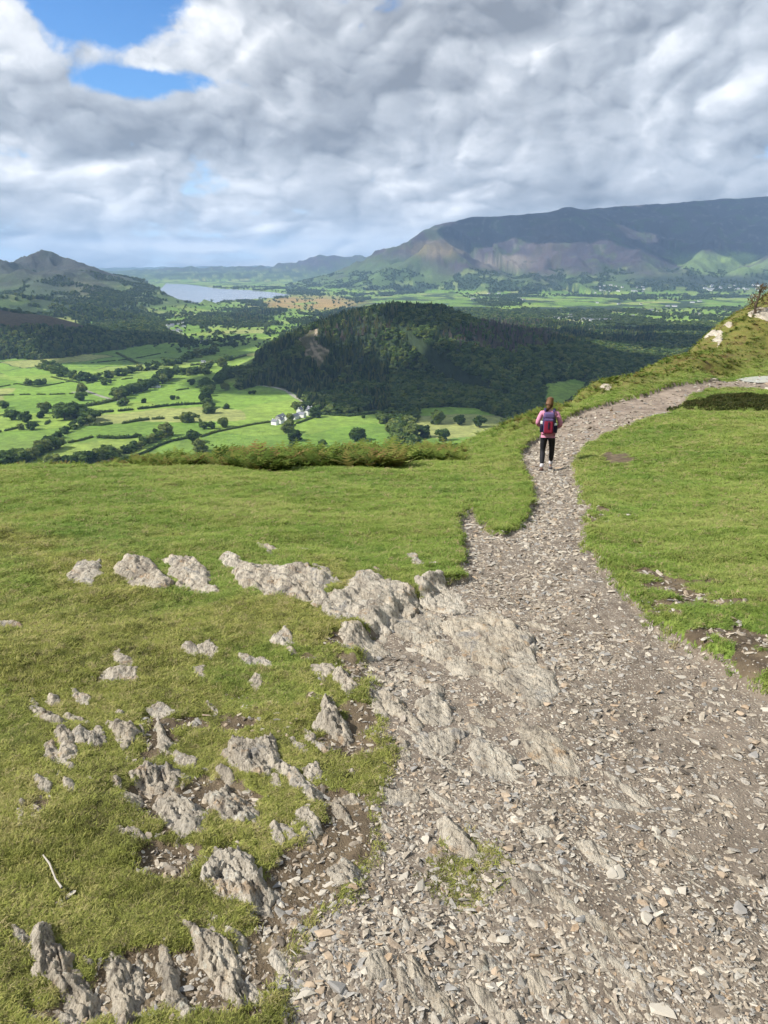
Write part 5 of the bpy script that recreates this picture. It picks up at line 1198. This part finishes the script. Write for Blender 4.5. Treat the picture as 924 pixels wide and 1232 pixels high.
     # azimuth measured clockwise from the view direction: behind and to the left
sl = bpy.data.lights.new('sun', 'SUN'); sl.energy = 4.; sl.angle = rad(.55); sl.color = (1., .955, .88)
so = bpy.data.objects.new('sun', sl); COL.objects.link(so); so.rotation_euler = sundir().to_track_quat('Z', 'Y').to_euler()
def build_world():
    w = bpy.data.worlds.new('World'); SC.world = w; w.use_nodes = True; nt = w.node_tree; nt.nodes.clear()
    t = NT.__new__(NT); t.t = nt
    out = nt.nodes.new('ShaderNodeOutputWorld'); bg = nt.nodes.new('ShaderNodeBackground'); nt.links.new(bg.outputs[0], out.inputs[0])
    sky = nt.nodes.new('ShaderNodeTexSky'); sky.sky_type = 'NISHITA'; sky.sun_disc = False
    sky.sun_elevation = rad(SUN_EL); sky.sun_rotation = rad(SUN_AZ); sky.altitude = 300; sky.air_density = 1.; sky.dust_density = .05; sky.ozone_density = 5.
    g = t.n('ShaderNodeTexCoord').outputs['Generated']
    sp = t.n('ShaderNodeSeparateXYZ', i_0=g); x, y, z = sp.outputs
    zc = t.math('MAXIMUM', z, 0.0)
    den = t.math('ADD', zc, .20)
    u = t.math('DIVIDE', x, den); v = t.math('DIVIDE', y, den)
    P = t.n('ShaderNodeCombineXYZ', i_0=u, i_1=v, i_2=.37).outputs[0]
    azn = t.math('ARCTAN2', x, y); eln = t.math('ARCSINE', z)
    def spot(px, py, rx, ry):   # 1 in one part of the sky (a direction), fading to 0
        a, b = slope(px, py); d = math.sqrt(1+a*a+b*b); az = math.atan2(a, 1); el = math.asin(b/d)
        qa = t.math('MULTIPLY', t.math('SUBTRACT', azn, az), F/rx); qb = t.math('MULTIPLY', t.math('SUBTRACT', eln, el), F/ry)
        q = t.math('ADD', t.math('MULTIPLY', qa, qa), t.math('MULTIPLY', qb, qb))
        return t.math('EXPONENT', t.math('MULTIPLY', q, -1.))
    def nz(vec, s, d, r, di=0.): return t.noise(vec, s, d, r, di)
    def puff(vec, s, d=3, r=.5):
        o = t.n('ShaderNodeTexNoise', noise_type='RIDGED_MULTIFRACTAL', normalize=True); t.put(o.inputs['Vector'], vec); o.inputs['Scale'].default_value = s; o.inputs['Detail'].default_value = d; o.inputs['Roughness'].default_value = r
        o.inputs['Offset'].default_value = 1.; o.inputs['Gain'].default_value = 1.
        return t.math('SUBTRACT', 1., t.math('MULTIPLY', o.outputs['Fac'], .5), None, True)
    def field(vec):
        return t.math('ADD', t.math('MULTIPLY', nz(vec, 4.6, 9, .55), .72), t.math('MULTIPLY', puff(vec, 6., 4), .28))
    # cloud masses: position on a cloud deck mixed with plain direction, so that low clouds stay heaped, not smeared
    Q = t.n('ShaderNodeCombineXYZ', i_0=t.math('MULTIPLY', azn, 1.0), i_1=.2, i_2=t.math('MULTIPLY', t.math('POWER', t.math('MAXIMUM', t.math('ADD', eln, .02), 0.001), .66), 1.32)).outputs[0]
    warp = t.noise(Q, 6., 5, .55, 0, 'Color')
    nd = t.n('ShaderNodeVectorMath', operation='MULTIPLY_ADD', i_0=warp); nd.inputs[1].default_value = (.07, .07, .07); nt.links.new(Q, nd.inputs[2]); Pw = nd.outputs[0]
    S1 = 5.2
    n1 = t.math('SUBTRACT', field(Pw), .085)
    cov = t.math('ADD', t.math('ADD', n1, .185), t.math('MULTIPLY', t.math('SUBTRACT', nz(Pw, 20, 8, .66), .5), .34))
    for (px, py, rx, ry, a) in [(350,30,60,40,.15), (790,30,60,60,.15), (100,14,110,34,-.38), (190,98,90,12,-.22), (140,98,50,16,-.16), (55,60,50,14,-.18), (10,30,34,22,.34), (115,64,60,18,.20), (230,45,70,30,.26), (20,90,60,20,.1),
                                (480,100,90,50,.12), (700,60,260,90,.16), (650,200,300,60,.16), (250,140,260,30,.10), (220,310,170,5,-.06), (180,282,70,5,-.10), (60,175,110,26,.16), (330,255,60,5,-.08), (100,290,100,8,.06)]:
        cov = t.math('ADD', cov, t.math('MULTIPLY', spot(px, py, rx, ry), a))
    dens = t.rng(cov, .46, .60)
    Ps = t.n('ShaderNodeVectorMath', operation='ADD', i_0=Pw); Ps.inputs[1].default_value = (-.022, 0, .030)
    rel = t.math('SUBTRACT', n1, t.math('SUBTRACT', field(Ps.outputs[0]), .085))
    n2 = nz(Pw, 2.6, 4, .5); n3 = puff(Pw, 13., 4, .5)
    Ps3 = t.n('ShaderNodeVectorMath', operation='ADD', i_0=Pw); Ps3.inputs[1].default_value = (-.008, 0, .012)
    rel3 = t.math('SUBTRACT', n3, puff(Ps3.outputs[0], 13., 4, .5))
    br = t.math('ADD', t.math('MULTIPLY', rel, 2.0), t.math('MULTIPLY', t.math('SUBTRACT', n2, .5), .8))
    br = t.math('ADD', br, t.math('MULTIPLY', rel3, .30))
    br = t.math('ADD', br, t.math('MULTIPLY', t.math('SUBTRACT', n3, .7), .16))
    br = t.math('ADD', br, t.math('MULTIPLY', t.math('SUBTRACT', .56, n1), .5))
    br = t.math('ADD', t.math('ADD', br, .455), t.math('MULTIPLY', t.math('SUBTRACT', nz(Pw, 22, 8, .62), .5), .28))
    for (px, py, rx, ry, a) in [(60,205,110,26,.14), (160,256,34,11,.34), (310,272,36,9,.34), (60,270,60,8,.22), (420,285,60,7,.2), (130,292,90,6,.25), (260,298,90,5,.22), (200,280,60,5,.12), (120,235,40,10,.2), (30,180,30,14,.16), (230,235,150,40,.08), (200,300,220,9,.30), (100,60,120,40,.14), (230,40,70,25,.16), (20,35,40,25,.2), (215,15,60,12,.12),
                                (460,212,60,14,.22), (470,190,120,60,-.06), (380,20,60,40,.05), (360,110,120,30,-.06), (500,95,50,18,-.26), (560,85,30,12,-.16), (620,30,120,30,-.12), (830,85,110,40,-.12), (640,240,120,12,-.10), (760,190,150,30,.03),
                                (60,145,140,18,-.14), (330,165,160,14,-.16), (850,215,120,20,.10), (740,150,40,16,.16), (860,130,50,16,.04), (700,110,60,30,.10), (240,185,120,10,-.12), (900,110,30,20,.12), (420,160,90,20,.06), (350,60,90,40,.06)]:
        br = t.math('ADD', br, t.math('MULTIPLY', spot(px, py, rx, ry), a))
    cc = t.ramp(br, [(.08, (.20, .225, .265)), (.34, (.33, .36, .405)), (.56, (.47, .50, .545)), (.76, (.68, .70, .73)), (1., (.98, .97, .95))])
    k = SKYK
    cc = t.n('ShaderNodeVectorMath', operation='SCALE', i_0=cc); cc.inputs['Scale'].default_value = CLK
    sk = t.n('ShaderNodeVectorMath', operation='SCALE', i_0=sky.outputs[0]); sk.inputs['Scale'].default_value = k; sk = t.n('ShaderNodeVectorMath', operation='MULTIPLY', i_0=sk); sk.inputs[1].default_value = (.60, .86, 1.08)
    low = t.rng(z, .16, .0, 0, .85); pale = t.mix(low, sk.outputs[0], (.56, .66, .77))
    # towards the horizon the cover thins into pale distance
    ccm = t.mix(dens, pale, cc.outputs[0])
    t.put(bg.inputs[0], ccm); bg.inputs[1].default_value = 1.
SKYK, CLK = .085, .80
build_world()
def build_haze():
    me = bpy.data.meshes.new('haze'); bm = bmesh.new()
    bmesh.ops.create_cube(bm, size=1, matrix=Matrix.Translation((0, 14700, 290)) @ Matrix.Diagonal((60400, 31000, 1092, 1))); bm.to_mesh(me); bm.free()
    m = bpy.data.materials.new('haze_air'); m.use_nodes = True; nt = m.node_tree; nt.nodes.clear()
    o = nt.nodes.new('ShaderNodeOutputMaterial'); v = nt.nodes.new('ShaderNodeVolumePrincipled')
    v.inputs['Color'].default_value = (.42, .66, 1, 1); v.inputs['Density'].default_value = HAZE; v.inputs['Anisotropy'].default_value = .0
    nt.links.new(v.outputs[0], o.inputs['Volume'])
    ob = link_mesh('haze', me, m); tag(ob, kind='stuff', label='thin blue air haze filling the valley', cat='haze')
HAZE = 4.8e-5
import os
if not os.environ.get('NOHAZE'): build_haze()
# ------------------------------------------------------------------ render settings
SC.render.engine = 'CYCLES'; c = SC.cycles
c.use_denoising = True; c.denoiser = 'OPENIMAGEDENOISE'; c.use_adaptive_sampling = True; c.adaptive_threshold = .03
c.max_bounces = 4; c.diffuse_bounces = 2; c.glossy_bounces = 2; c.transmission_bounces = 2; c.volume_bounces = 0; c.transparent_max_bounces = 4
c.caustics_reflective = False; c.caustics_refractive = False
vs = SC.view_settings; vs.view_transform = 'Standard'; vs.look = 'None'; vs.gamma = 1; vs.use_curve_mapping = False; vs.exposure = .95
